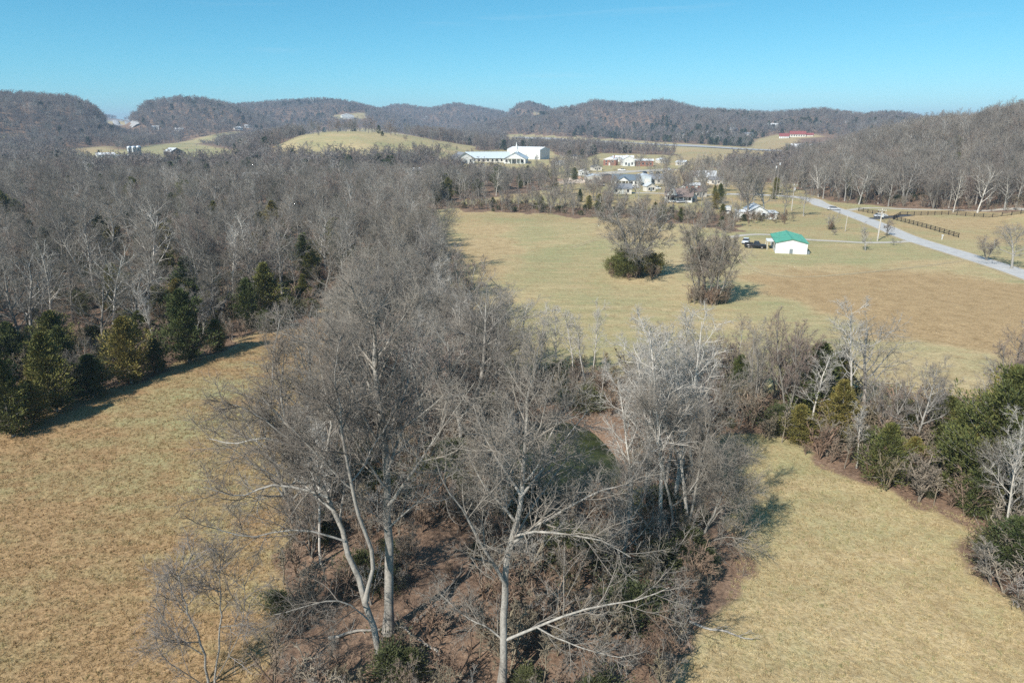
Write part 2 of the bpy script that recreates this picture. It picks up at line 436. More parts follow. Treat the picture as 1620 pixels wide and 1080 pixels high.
# ------------------------------------------------------------------ layout of the ground, as outlines of places seen from the camera
WOOD_LEFT = [(-900,262),(150,262),(300,258),(420,250),(560,252),(640,258),(700,262),(860,275),(865,300),(760,315),(700,326),
             (640,333),(600,400),(560,458),(525,490),(455,516),(350,549),(290,568),(200,602),(100,650),(0,688),(-120,730),(-900,1000)]
WOOD_MID = [(640,330),(662,330),(682,400),(712,470),(748,540),(790,600),(870,598),(960,596),(1060,604),(1130,612),(1150,640),
            (1140,690),(1128,740),(1150,800),(1168,880),(1145,960),(1090,1060),(1060,1200),(1040,1700),(380,1700),(420,1200),(425,1080),(440,950),(450,850),
            (465,740),(505,660),(540,590),(575,510),(600,460),(620,400)]
HEDGE_RIGHT = [(1130,612),(1230,628),(1340,640),(1450,655),(1540,660),(1680,668),(1900,690),(1900,1300),(1700,1100),(1600,960),(1545,880),(1560,830),
               (1500,808),(1420,785),(1340,752),(1270,722),(1200,690),(1140,680)]
HEDGE_FAR = [(690,330),(700,322),(800,322),(900,326),(1000,332),(1100,334),(1170,345),(1165,368),(1060,352),(960,345),(860,340),(760,334)]
FOOT_RIGHT = [(1262,300),(1290,312),(1340,322),(1430,330),(1520,333),(1640,336),(1900,345),(2300,340),(2300,150),(1262,220)]
OPEN_FAR = [
    [(120,262),(125,246),(200,238),(250,228),(300,224),(345,233),(385,240),(378,256),(250,262)],       # barn pasture
    [(300,226),(300,221),(388,206),(395,212),(330,226)],
    [(95,250),(100,236),(180,228),(186,240)],
    [(-60,220),(-60,214),(45,213),(45,219)],
    [(428,246),(432,232),(470,216),(510,206),(575,203),(622,209),(690,222),(752,232),(752,242),(690,246),(600,250),(500,250)],  # hill pasture
    [(690,262),(700,242),(760,238),(868,236),(905,258),(860,278),(760,270)],                           # church
    [(845,306),(850,280),(905,256),(950,242),(1066,246),(1110,262),(1150,270),(1150,345),(900,330)],   # village
    [(1060,262),(1070,236),(1150,236),(1232,240),(1238,258),(1150,262)],                               # highway bank
    [(1180,236),(1194,221),(1232,211),(1300,213),(1336,218),(1322,232),(1255,240)],                    # field with the red roofed house
    [(798,226),(800,212),(920,217),(1060,226),(1240,236),(1240,246),(1060,238),(900,228)],             # highway
    [(168,199),(166,188),(192,188),(222,199),(224,206),(190,205)],                                     # highway in the notch
    [(500,183),(540,181),(578,178),(582,188),(540,188)],
    [(838,184),(842,178),(868,178),(866,184)],
]
YARD_RIGHT = [(1130,262),(1262,300),(1290,312),(1340,322),(1430,330),(1640,336),(1900,345),(1900,690),(1540,640),(1300,600),(1100,590),(1100,345),(1130,300)]

def zone_colors(x, y, z):
    k = np.clip(np.hypot(x, y) / 60, .6, 2.5)     # borders wander
    wx = k * (1.0 * np.sin(y / 2.3 + 1.1 * np.sin(x / 3.7)) + .8 * np.sin(y / 6.1 + x / 5.0) + .5 * np.sin(y * 1.3 + x))
    wy = k * (1.0 * np.sin(x / 2.7 + 1.3 * np.sin(y / 4.1)) + .8 * np.sin(x / 7.3 - y / 5.5) + .5 * np.sin(x * 1.2 - y))
    px, py = project(x + wx, y + wy, z)
    r = np.hypot(x, y)
    n = len(x)
    lit = np.zeros(n); grn = np.full(n, 0.42); straw = np.zeros(n)
    far = r > 420
    wood = inpoly(px, py, WOOD_LEFT) | inpoly(px, py, WOOD_MID) | inpoly(px, py, HEDGE_RIGHT) | inpoly(px, py, FOOT_RIGHT) | inpoly(px, py, HEDGE_FAR)
    op = np.zeros(n, bool)
    for q in OPEN_FAR: op |= inpoly(px, py, q)
    wood |= far & ~op
    wood |= (y < 22)
    lit[wood] = 1
    # left field: straw and grey green; right near field: straw; upper field: yellow green
    left = ~wood & (x < -6) & (y < 120)
    grn[left] = 0.22; straw[left] = 0.85
    rf = ~wood & (x > 8) & (y < 75)
    grn[rf] = 0.22; straw[rf] = 0.10
    up = ~wood & ~left & ~rf & (r < 260)
    grn[up] = 0.47
    tanp = inpoly(px, py, [(1180,432),(1250,420),(1400,425),(1640,450),(1900,480),(1900,600),(1500,560),(1360,520),(1230,470)])
    grn[tanp] = -0.5; straw[tanp] = 0.6
    for q in ([(712,340),(790,345),(825,390),(800,440),(750,455),(725,410)], [(930,352),(1040,350),(1055,380),(960,384)], [(1190,352),(1330,372),(1330,378),(1240,372)], [(1170,425),(1560,408),(1560,418),(1180,436)]):
        k_ = inpoly(px, py, q) & ~wood; grn[k_] = -0.1; straw[k_] = 0.25
    vil = ~wood & (r >= 235) & (r < 430)
    grn[vil] = 0.40; straw[vil] = 0.35
    o0 = inpoly(px, py, OPEN_FAR[0]); grn[o0] = 0.85
    for k in (2, 8, 7):
        q = inpoly(px, py, OPEN_FAR[k]); grn[q] = 0.18; straw[q] = 0.35
    return lit, grn, straw

# ------------------------------------------------------------------ the ground
def axis(lo, hi, flat_lo, flat_hi, step, growth):
    out = list(np.arange(flat_lo, flat_hi, step))
    s = step; v = out[-1]
    while v < hi: s = s + growth * s; v += s; out.append(v)
    s = step; v = flat_lo; pre = []
    while v > lo: s = s + growth * s; v -= s; pre.append(v)
    return np.array(pre[::-1] + out)
gx = axis(-6500, 6500, -75, 75, 1.0, 0.035)
gy = axis(-150, 8500, 18, 140, 1.0, 0.025)
X, Y = np.meshgrid(gx, gy)
X = X.ravel(); Y = Y.ravel(); Z = terrain(X, Y)
nx, ny = len(gx), len(gy)
ii = (np.arange(ny - 1)[:, None] * nx + np.arange(nx - 1)[None, :]).ravel()
gm = mesh_np('ground', np.stack([X, Y, Z], 1), [np.stack([ii, ii + 1, ii + nx + 1, ii + nx], 1)], [M_GROUND], smooth=True)
lit, grn, straw = zone_colors(X, Y, Z)
def soften(a, k):
    a = a.reshape(ny, nx)
    for _ in range(k):
        p = np.pad(a, 1, mode='edge')
        a = (p[:-2, 1:-1] + p[2:, 1:-1] + p[1:-1, :-2] + p[1:-1, 2:] + 2 * a) / 6
    return a.ravel()
lit = soften(lit, 1); grn = soften(grn, 5); straw = soften(straw, 5)
ca = gm.attributes.new('zone', 'FLOAT_COLOR', 'POINT')
ca.data.foreach_set('color', np.stack([lit, grn, straw, np.ones_like(lit)], 1).astype(np.float32).ravel())
tag(link('ground', gm), kind='structure')

# faint wheel tracks across the fields
M_TRACK = asphalt('worn_grass_track', (.40,.32,.19), .3)
def track(pts):
    for off in (-.8, .8):
        q = [(p.x + off, p.y) for p in pts]
        o_, _ = strip('track_path', q, .42, M_TRACK, .05, 14); tag(o_, kind='structure')
TRACKS = True
# pond
def pond():
    b = MB(); n = 48; pts = []
    for i in range(n):
        a = 2 * math.pi * i / n
        pts.append((POND[0] + POND[2] * 1.25 * math.cos(a), POND[1] + POND[3] * 1.25 * math.sin(a), -0.75))
    b.poly(pts)
    m, nt, bs = new_mat('dark_pond_water', 0.35)
    f = noise(nt, position(nt), 0.35, 4)
    nt.links.new(ramp(nt, f, [(0.35, (.014,.017,.010)), (0.5, (.032,.040,.016)), (0.65, (.065,.075,.026))]), bs.inputs['Base Color'])
    bs.inputs['IOR'].default_value = 1.33; bs.inputs['Specular IOR Level'].default_value = 0.25
    bump(nt, bs, noise(nt, position(nt), 2.0, 2), 0.12, 0.05)
    tag(b.build('pond_water', m), kind='structure')
pond()

# strips of road laid on the ground
def strip(name, pts, width, mat, lift, sub=12, closed=False):
    pts = [Vector((p[0], p[1])) for p in pts]
    fine = []
    for i in range(len(pts) - 1):
        p0 = pts[max(i - 1, 0)]; p1 = pts[i]; p2 = pts[i + 1]; p3 = pts[min(i + 2, len(pts) - 1)]
        for k in range(sub):
            t = k / sub
            fine.append(0.5 * ((2 * p1) + (p2 - p0) * t + (2 * p0 - 5 * p1 + 4 * p2 - p3) * t * t + (3 * p1 - p0 - 3 * p2 + p3) * t ** 3))
    fine.append(pts[-1])
    b = MB(); n = len(fine)
    for i, p in enumerate(fine):
        d = (fine[min(i + 1, n - 1)] - fine[max(i - 1, 0)]).normalized(); q = Vector((-d.y, d.x))
        wv = width(i / (n - 1)) if callable(width) else width
        for s_ in (-0.5, -0.17, 0.17, 0.5):
            e = p + q * wv * s_
            b.v.append((e.x, e.y, tz(e.x, e.y) + lift * (1 if abs(s_) < .4 else 0.75)))
    for i in range(n - 1):
        for k in range(3): b.f.append((4*i + k, 4*i + k + 1, 4*i + 5 + k, 4*i + 4 + k))
    return b.build(name, mat), fine
track([G(905,392), G(960,372), G(1010,352)])
track([G(1160,372), G(1168,400), G(1190,425), G(1260,438), G(1400,428), G(1530,412)])
ROAD = [G(1760,488), G(1620,434), G(1530,405), G(1440,377), G(1390,356), G(1340,337), G(1300,324), G(1286,317), G(1262,312), G(1215,309), G(1150,307)]
o, _ = strip('verge_path', ROAD, 8.0, M_TRACK, 0.045); tag(o, kind='structure')
o, road_line = strip('road', ROAD, 6.2, M_ROAD, 0.08); tag(o, kind='structure')
DRIVE = [G(1446,381), G(1420,383), G(1370,384), G(1330,382), G(1290,380), G(1268,378), G(1225,372), G(1195,371), G(1170,373), G(1155,376)]
o, _ = strip('gravel_path', DRIVE, 2.6, M_GRAVEL, 0.06, 8); tag(o, kind='structure')
o, _ = strip('driveway_path', [G(1352,345), G(1378,346), G(1400,344), G(1422,342), G(1440,340)], 4.0, M_ROAD_DARK, 0.07, 8); tag(o, kind='structure')
o, _ = strip('verge_path', [G(1340,333), G(1375,329), G(1440,331), G(1530,333), G(1640,336)], 3.0, M_GRAVEL, 0.05, 8); tag(o, kind='structure')
o, _ = strip('village_road', [G(1150,308), G(1100,308), G(1040,306), G(1000,305), G(960,304)], 5.0, M_GRAVEL, 0.07, 6); tag(o, kind='structure')
o, _ = strip('parking_pavement', [G(900,277), G(940,276), G(985,272), G(1030,270), G(1064,268)], 17, M_GRAVEL, 0.10, 6); tag(o, kind='structure')
HW = [G(1300,243), G(1232,239), G(1180,236.5), G(1120,233), G(1060,230), G(1000,227), G(940,223.5), G(880,220.5), G(815,217.5)]
o, _ = strip('highway_road', HW, 30, M_HIGHWAY, 0.9, 10); tag(o, kind='structure')

print('ground done')

# ------------------------------------------------------------------ trees
def nrm(a): return a / (np.linalg.norm(a, axis=-1, keepdims=True) + 1e-9)
class Level:                        # N limbs of K points
    def __init__(s, pts, rad): s.pts = pts; s.rad = rad
def resample(poly, K):
    poly = np.asarray(poly, float)
    n = len(poly); t = np.linspace(0, n - 1, K); out = np.zeros((K, 3))
    for q, tt in enumerate(t):
        i = min(int(tt), n - 2); f = tt - i
        p0 = poly[max(i-1, 0)]; p1 = poly[i]; p2 = poly[i+1]; p3 = poly[min(i+2, n-1)]
        out[q] = 0.5 * ((2*p1) + (p2-p0)*f + (2*p0-5*p1+4*p2-p3)*f*f + (3*p1-p0-3*p2+p3)*f**3)
    return out
def spawn(par, n, t0, t1, ang, ang_sd, ratio, K, up, wob, r_fac, r_tip, rng, taper_len=0.5, az_up=0.0, min_len=0.0, r_max=None):
    N, KP, _ = par.pts.shape
    plen = np.linalg.norm(np.diff(par.pts, axis=1), axis=2).sum(1)
    j = np.tile(np.arange(n), N); pi = np.repeat(np.arange(N), n)
    t = t0 + (t1 - t0) * (j + rng.random(N * n)) / n
    ft = t * (KP - 1); i0 = np.minimum(ft.astype(int), KP - 2); f = (ft - i0)[:, None]
    a = par.pts[pi, i0]; b = par.pts[pi, i0 + 1]
    base = a + (b - a) * f; T = nrm(b - a)
    rp = par.rad[pi, i0] * (1 - f[:, 0]) + par.rad[pi, i0 + 1] * f[:, 0]
    ref = np.where(np.abs(T[:, 2:3]) > 0.9, np.array([[1.0, 0, 0]]), np.array([[0, 0, 1.0]]))
    U = nrm(np.cross(T, ref)); V = np.cross(U, T)
    phi = j * 2.39996 + np.repeat(rng.random(N) * 6.283, n) + rng.normal(0, 0.5, N * n)
    A = np.radians(np.clip(rng.normal(ang, ang_sd, N * n), 8, 110))[:, None]
    d = np.cos(A) * T + np.sin(A) * (np.cos(phi)[:, None] * U + np.sin(phi)[:, None] * V)
    d[:, 2] += az_up; d = nrm(d)
    L = plen[pi] * ratio * (1 - taper_len * t) * rng.uniform(0.6, 1.25, N * n)
    L = np.maximum(L, min_len)
    pts = np.zeros((N * n, K, 3)); pts[:, 0] = base
    st = (L / (K - 1))[:, None]
    for k in range(1, K):
        pts[:, k] = pts[:, k-1] + d * st
        d = nrm(d + np.array([0, 0, up]) + rng.normal(0, wob, d.shape))
    r0 = rp * r_fac
    if r_max is not None: r0 = np.minimum(r0, r_max)
    r0 = np.maximum(r0, r_tip * 1.2)
    s = np.linspace(0, 1, K)[None, :]
    rad = r0[:, None] * (1 - s) + r_tip * s
    return Level(pts, rad)
def tubes(levels_sides):
    Vs, Fs, off = [], [], 0
    for lv, S in levels_sides:
        p, r = lv.pts, lv.rad; N, K, _ = p.shape
        T = nrm(p[:, -1] - p[:, 0])
        ref = np.where(np.abs(T[:, 2:3]) > 0.9, np.array([[1.0, 0, 0]]), np.array([[0, 0, 1.0]]))
        U = nrm(np.cross(T, ref)); W = np.cross(T, U)
        ang = np.arange(S) * 2 * math.pi / S
        ring = np.cos(ang)[None, :, None] * U[:, None] + np.sin(ang)[None, :, None] * W[:, None]
        if K == 2:                  # a cone: ring and tip
            v = np.concatenate([p[:, :1] + ring * r[:, :1, None], p[:, 1:2]], 1)
            b = off + np.arange(N)[:, None] * (S + 1)
            q = np.arange(S)
            f = np.stack([b + q, b + (q + 1) % S, np.repeat(b + S, S, 1)], 2).reshape(-1, 3)
            Fs.append(f); n = S + 1
        else:
            v = (p[:, :, None] + ring[:, None] * r[:, :, None, None]).reshape(N, K * S, 3)
            b = off + np.arange(N)[:, None, None] * (K * S) + np.arange(K - 1)[None, :, None] * S
            q = np.arange(S)[None, None]
            f = np.stack([b + q, b + (q + 1) % S, b + S + (q + 1) % S, b + S + q], 3).reshape(-1, 4)
            Fs.append(f); n = K * S
        Vs.append(v.reshape(-1, 3)); off += N * n
    return np.concatenate(Vs), Fs

def stem(h, r, K, lean, wob, rng, r_top=0.04):
    p = np.zeros((1, K, 3)); d = np.array([lean[0], lean[1], 1.0]); d /= np.linalg.norm(d)
    for k in range(1, K):
        p[0, k] = p[0, k-1] + d * h / (K - 1)
        d = d + rng.normal(0, wob, 3) * [1, 1, 0.2]; d[2] = max(d[2], 0.5); d /= np.linalg.norm(d)
    s = np.linspace(0, 1, K)
    rad = (r * (1 - s) ** 0.8 + r_top * s)
    rad[0] *= 1.35
    return Level(p, rad[None])
def join_levels(ls):
    return Level(np.concatenate([l.pts for l in ls]), np.concatenate([l.rad for l in ls]))

def bare_tree(seed, h, form='spread', dens=1.0, fine=True, thick=1.0):
    """thick and thin parts of a leafless tree: two lists for tubes()"""
    rng = np.random.default_rng(seed)
    if form == 'spread':
        tr = stem(h * 0.92, h * 0.017, 9, rng.normal(0, .06, 2), .07, rng)
        L1 = spawn(tr, 13, .22, .95, 48, 10, .62, 8, .09, .10, .62, .025, rng, .55)
    elif form == 'oval':
        tr = stem(h * 0.95, h * 0.015, 9, rng.normal(0, .04, 2), .05, rng)
        L1 = spawn(tr, 16, .25, .97, 40, 9, .45, 7, .10, .09, .6, .02, rng, .55)
    elif form == 'slender':
        tr = stem(h * 0.98, h * 0.009, 9, rng.normal(0, .05, 2), .045, rng, .02)
        L1 = spawn(tr, 15, .38, .97, 33, 8, .26, 6, .12, .08, .6, .012, rng, .5)
    elif form == 'multi':
        ts = []
        for k in range(4):
            a = k * 1.7 + rng.random()
            ts.append(stem(h * rng.uniform(.75, .97), h * 0.011, 9, (math.cos(a) * .28, math.sin(a) * .28), .06, rng))
        tr = join_levels(ts)
        L1 = spawn(tr, 8, .25, .96, 40, 10, .42, 7, .10, .10, .6, .018, rng, .5)
    else:                           # sapling
        ts = [stem(h * rng.uniform(.7, .98), h * .007 + .012, 7, rng.normal(0, .18, 2), .05, rng, .012) for _ in range(3)]
        tr = join_levels(ts)
        L1 = spawn(tr, 8, .2, .96, 38, 9, .36, 5, .10, .09, .6, .01, rng, .5)
    n2 = max(3, int(7 * dens)); n3 = max(3, int(6 * dens)); n4 = max(2, int(4 * dens))
    L2 = spawn(L1, n2, .18, .98, 42, 12, .52, 5, .05, .12, .66, .017 * thick, rng, .4, min_len=h * .03)
    L3 = spawn(L2, n3, .15, 1, 42, 14, .55, 4, .04, .14, .6, .009 * thick, rng, .3, min_len=h * .022, r_max=.028 * thick)
    L4 = spawn(L3, n4, .15, 1, 42, 16, .62, 3 if fine else 2, .03, .16, .7, .006 * thick, rng, .3, min_len=h * .018, r_max=.014 * thick)
    thin = [(L3, 3), (L4, 3)]
    if fine:
        L5 = spawn(L4, 2, .2, 1, 40, 15, .65, 2, .02, .1, .8, .005 * thick, rng, .3, min_len=h * .012, r_max=.010 * thick)
        thin.append((L5, 3))
    return [(tr, 7), (L1, 5), (L2, 4)], thin

PROTO = {}                          # kind -> list of (trunk mesh, crown mesh, joined mesh, height)
def make_proto(kind, seed, h, form, dens, bark, twig, fine=True, thick=1.0):
    a, b = bare_tree(seed, h, form, dens, fine, thick)
    Va, Fa = tubes(a); Vb, Fb = tubes(b)
    tm = mesh_np('trunk', Va, Fa, [bark], smooth=True); cm = mesh_np('crown', Vb, Fb, [twig])
    nf = sum(len(f) for f in Fa)
    V = np.concatenate([Va, Vb]); F = Fa + [f + len(Va) for f in Fb]
    jm = mesh_np('tree', V, F, [bark, twig], mi=np.r_[np.zeros(nf), np.ones(sum(len(f) for f in Fb))])
    PROTO.setdefault(kind, []).append((tm, cm, jm, h))
for i, (form, h, d) in enumerate([('spread', 15, 1.0), ('oval', 16, 1.0), ('spread', 14, 1.15), ('multi', 14, 1.0), ('oval', 15, 1.1), ('spread', 17, 1.0)]):
    make_proto('bare', 100 + i, h, form, d, M_BARK, M_TWIG, True, 1.25)
for tm, cm, jm, h in list(PROTO['bare']):           # the same habit with darker twigs for the left wood
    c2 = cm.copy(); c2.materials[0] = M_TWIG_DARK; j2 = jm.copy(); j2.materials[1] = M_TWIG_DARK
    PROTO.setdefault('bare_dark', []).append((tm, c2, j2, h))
for i in range(2): make_proto('bare_red', 140 + i, 12, 'multi', 1.0, M_BARK, M_TWIG_RED, True, 1.2)
for i in range(2): make_proto('dense', 150 + i, 14, 'multi', 1.35, M_BARK, M_TWIG, True, 1.5)
for i in range(2): make_proto('white', 160 + i, 17, 'spread' if i else 'oval', 0.8, M_BARK_WHITE, M_TWIG_PALE, True, 1.2)
for i in range(3): make_proto('slender', 180 + i, 17, 'slender', 0.9, M_BARK_WHITE, M_TWIG_WHITE, True, 1.1)
for i in range(3): make_proto('sapling', 200 + i, 7, 'sapling', 0.9, M_BARK, M_TWIG if i else M_TWIG_RED, False, 1.0)
for i, (f_, d_) in enumerate((('sapling', 1.0), ('sapling', .8), ('multi', .55), ('sapling', .65), ('slender', .6))): make_proto('brush', 220 + i, 3.0, f_, d_, M_BRUSH, M_BRUSH, False, 0.75)
for i, form in enumerate(['spread', 'oval', 'spread', 'multi', 'oval']):
    make_proto('far', 240 + i, 14, form, 0.62, M_FARTWIG, M_FARTWIG, False, 5.5)

def cedar(seed, h, wid, n_br, n_spray, size):
    """columnar to broad evergreen: a stem, boughs and sprays of foliage standing on the boughs"""
    rng = np.random.default_rng(seed)
    tr = stem(h * .96, h * .016, 8, (0, 0), .02, rng, .02)
    t = (np.arange(n_br) + rng.random(n_br)) / n_br
    z = h * (.04 + .92 * t)
    az = np.arange(n_br) * 2.39996 + rng.normal(0, .4, n_br)
    prof = np.clip(np.minimum(1.0, .55 + 1.6 * t) * (1 - t) ** .72 * 1.15, .06, 1)
    lobes = 1 + .34 * np.sin(az * 2 + seed) * np.sin(z * 1.1 + seed) + .2 * np.sin(az * 5 + 2 * seed + z * .7)
    L = wid * .5 * prof * lobes * rng.uniform(.5, 1.32, n_br) + .15
    K = 5
    pts = np.zeros((n_br, K, 3)); pts[:, 0, 2] = z
    d = np.stack([np.cos(az), np.sin(az), .15 + .8 * t], 1); d = nrm(d)
    for k in range(1, K):
        pts[:, k] = pts[:, k-1] + d * (L / (K-1))[:, None]
        d = nrm(d + np.array([0, 0, .12]) + rng.normal(0, .08, d.shape))
    s = np.linspace(0, 1, K)[None]
    boughs = Level(pts, (.012 * h ** .5 * (1 - s) + .006 * s) * np.ones((n_br, 1)))
    # sprays: small leaf faces around the outer two thirds of each bough
    n = n_br * n_spray
    bi = np.repeat(np.arange(n_br), n_spray)
    tt = rng.random(n) ** .55; ft = tt * (K - 1); i0 = np.minimum(ft.astype(int), K - 2); f = (ft - i0)[:, None]
    a = pts[bi, i0]; b = pts[bi, i0 + 1]
    bd = nrm(b - a)
    sp = (.08 + .13 * L[bi] * (1 - .6 * tt))[:, None]
    off = rng.normal(0, 1, (n, 3)) * sp * [1, 1, .75]
    c = a + (b - a) * f + off
    dr = nrm(bd * .9 + nrm(off) * .8 + np.array([0, 0, .55]) + rng.normal(0, .35, (n, 3)))
    sd = nrm(np.cross(dr, rng.normal(0, 1, (n, 3))))
    ln = (size * rng.uniform(.7, 1.5, n))[:, None]; wd = ln * rng.uniform(.16, .32, n)[:, None]
    up = np.cross(sd, dr)
    v = np.stack([c - sd * wd * .5, c + sd * wd * .5, c + dr * ln * .55 + sd * wd * .6 + up * wd * .3, c + dr * ln, c + dr * ln * .5 - sd * wd * .6 + up * wd * .3], 1)
    fb = np.arange(n)[:, None] * 5
    return [(tr, 6), (boughs, 4)], v.reshape(-1, 3), [np.concatenate([fb + [0, 1, 2], fb + [0, 2, 4], fb + [4, 2, 3]])]
def make_cedar(kind, seed, h, wid, n_br, n_spray, size, mat):
    a, Vb, Fb = cedar(seed, h, wid, n_br, n_spray, size)
    Va, Fa = tubes(a)
    tm = mesh_np('trunk', Va, Fa, [M_BARK], smooth=True); cm = mesh_np('crown', Vb, Fb, [mat])
    jm = mesh_np('tree', np.concatenate([Va, Vb]), Fa + [f + len(Va) for f in Fb], [M_BARK, mat],
                 mi=np.r_[np.zeros(sum(len(f) for f in Fa)), np.ones(sum(len(f) for f in Fb))])
    PROTO.setdefault(kind, []).append((tm, cm, jm, h))
make_cedar('cedar', 301, 10, 5.2, 150, 110, .24, M_CEDAR)
make_cedar('cedar', 302, 9, 5.8, 150, 110, .24, M_CEDAR)
make_cedar('cedar', 303, 8, 4.2, 140, 90, .23, M_CEDAR)
make_cedar('cedar', 304, 6, 4.6, 120, 90, .20, M_CEDAR)
make_cedar('cedar_big', 305, 14, 10.5, 260, 135, .30, M_CEDAR)
make_cedar('bush', 306, 4, 6.5, 130, 110, .24, M_CEDAR)
make_cedar('far_pine', 311, 13, 7, 45, 10, 1.3, M_PINE)
make_cedar('far_pine', 312, 11, 7, 45, 10, 1.3, M_PINE)
make_cedar('greenbrush', 321, 2.2, 3.2, 80, 60, .12, M_GREENBRUSH)

def tuft_mesh(seed, mat):
    rng = np.random.default_rng(seed); n = 16
    c = rng.normal(0, .11, (n, 3)) * [1, 1, 0]; h = rng.uniform(.12, .30, n)[:, None]
    d = nrm(rng.normal(0, .45, (n, 3)) + [0, 0, 1]); s = nrm(np.cross(d, rng.normal(0, 1, (n, 3)))) * .016
    v = np.stack([c - s, c + s, c + d * h], 1).reshape(-1, 3)
    return mesh_np('tuft', v, [np.arange(n * 3).reshape(n, 3)], [mat])
PROTO['tuft'] = [(None, None, tuft_mesh(k, M_GRASS if k < 2 else M_GRASS_RUST), .25) for k in range(4)]
print('tris', sum(sum(len(p.vertices) - 2 for p in m.polygons) for k in PROTO.values() for t in k for m in t[:2] if m))

def add_tree(name, kind, k, loc, h, rz, label, cat='tree', group=None, wide=1.0):
    tm, cm, _, h0 = PROTO[kind][k % len(PROTO[kind])]
    e = bpy.data.objects.new(name, None); e.empty_display_size = .5
    s = h / h0
    e.location = loc; e.rotation_euler = (0, 0, rz); e.scale = (s * wide, s * wide, s)
    COL.objects.link(e)
    for nm, me in (('trunk', tm), ('crown', cm)):
        c = bpy.data.objects.new(nm, me); c.parent = e; COL.objects.link(c)
    tag(e, label, cat, group)
    return e

def scatter(name, pts, sc3, rot, idx, meshes, label, cat):
    """one mass of vegetation: every point carries a copy of one of the meshes"""
    pts = np.asarray(pts, np.float32); n = len(pts)
    me = bpy.data.meshes.new(name); me.vertices.add(n); me.vertices.foreach_set('co', pts.ravel())
    a = me.attributes.new('size', 'FLOAT_VECTOR', 'POINT'); a.data.foreach_set('vector', np.asarray(sc3, np.float32).ravel())
    r3 = np.zeros((n, 3), np.float32); r3[:, 2] = rot
    a = me.attributes.new('turn', 'FLOAT_VECTOR', 'POINT'); a.data.foreach_set('vector', r3.ravel())
    a = me.attributes.new('pick', 'INT', 'POINT'); a.data.foreach_set('value', np.asarray(idx, np.int32))
    o = link(name, me)
    ng = bpy.data.node_groups.new(name, 'GeometryNodeTree')
    ng.interface.new_socket('Geometry', in_out='INPUT', socket_type='NodeSocketGeometry')
    ng.interface.new_socket('Geometry', in_out='OUTPUT', socket_type='NodeSocketGeometry')
    gi = ng.nodes.new('NodeGroupInput'); go = ng.nodes.new('NodeGroupOutput')
    jn = ng.nodes.new('GeometryNodeJoinGeometry')
    def attr(nm, tp):
        q = ng.nodes.new('GeometryNodeInputNamedAttribute'); q.data_type = tp; q.inputs['Name'].default_value = nm
        return q.outputs['Attribute']
    size, turn, pick = attr('size', 'FLOAT_VECTOR'), attr('turn', 'FLOAT_VECTOR'), attr('pick', 'INT')
    for k, m in enumerate(meshes):
        src = bpy.data.objects.new(name + '_source', m)
        oi = ng.nodes.new('GeometryNodeObjectInfo'); oi.inputs['Object'].default_value = src; oi.inputs['As Instance'].default_value = True
        cp = ng.nodes.new('FunctionNodeCompare'); cp.data_type = 'INT'; cp.operation = 'EQUAL'
        ng.links.new(pick, cp.inputs[2]); cp.inputs[3].default_value = k
        ip = ng.nodes.new('GeometryNodeInstanceOnPoints')
        ng.links.new(gi.outputs[0], ip.inputs['Points']); ng.links.new(cp.outputs[0], ip.inputs['Selection'])
        ng.links.new(oi.outputs['Geometry'], ip.inputs['Instance'])
        ng.links.new(turn, ip.inputs['Rotation']); ng.links.new(size, ip.inputs['Scale'])
        ng.links.new(ip.outputs[0], jn.inputs[0])
    ng.links.new(jn.outputs[0], go.inputs[0])
    md = o.modifiers.new('scatter', 'NODES'); md.node_group = ng
    tag(o, label, cat, kind='stuff')
    return o

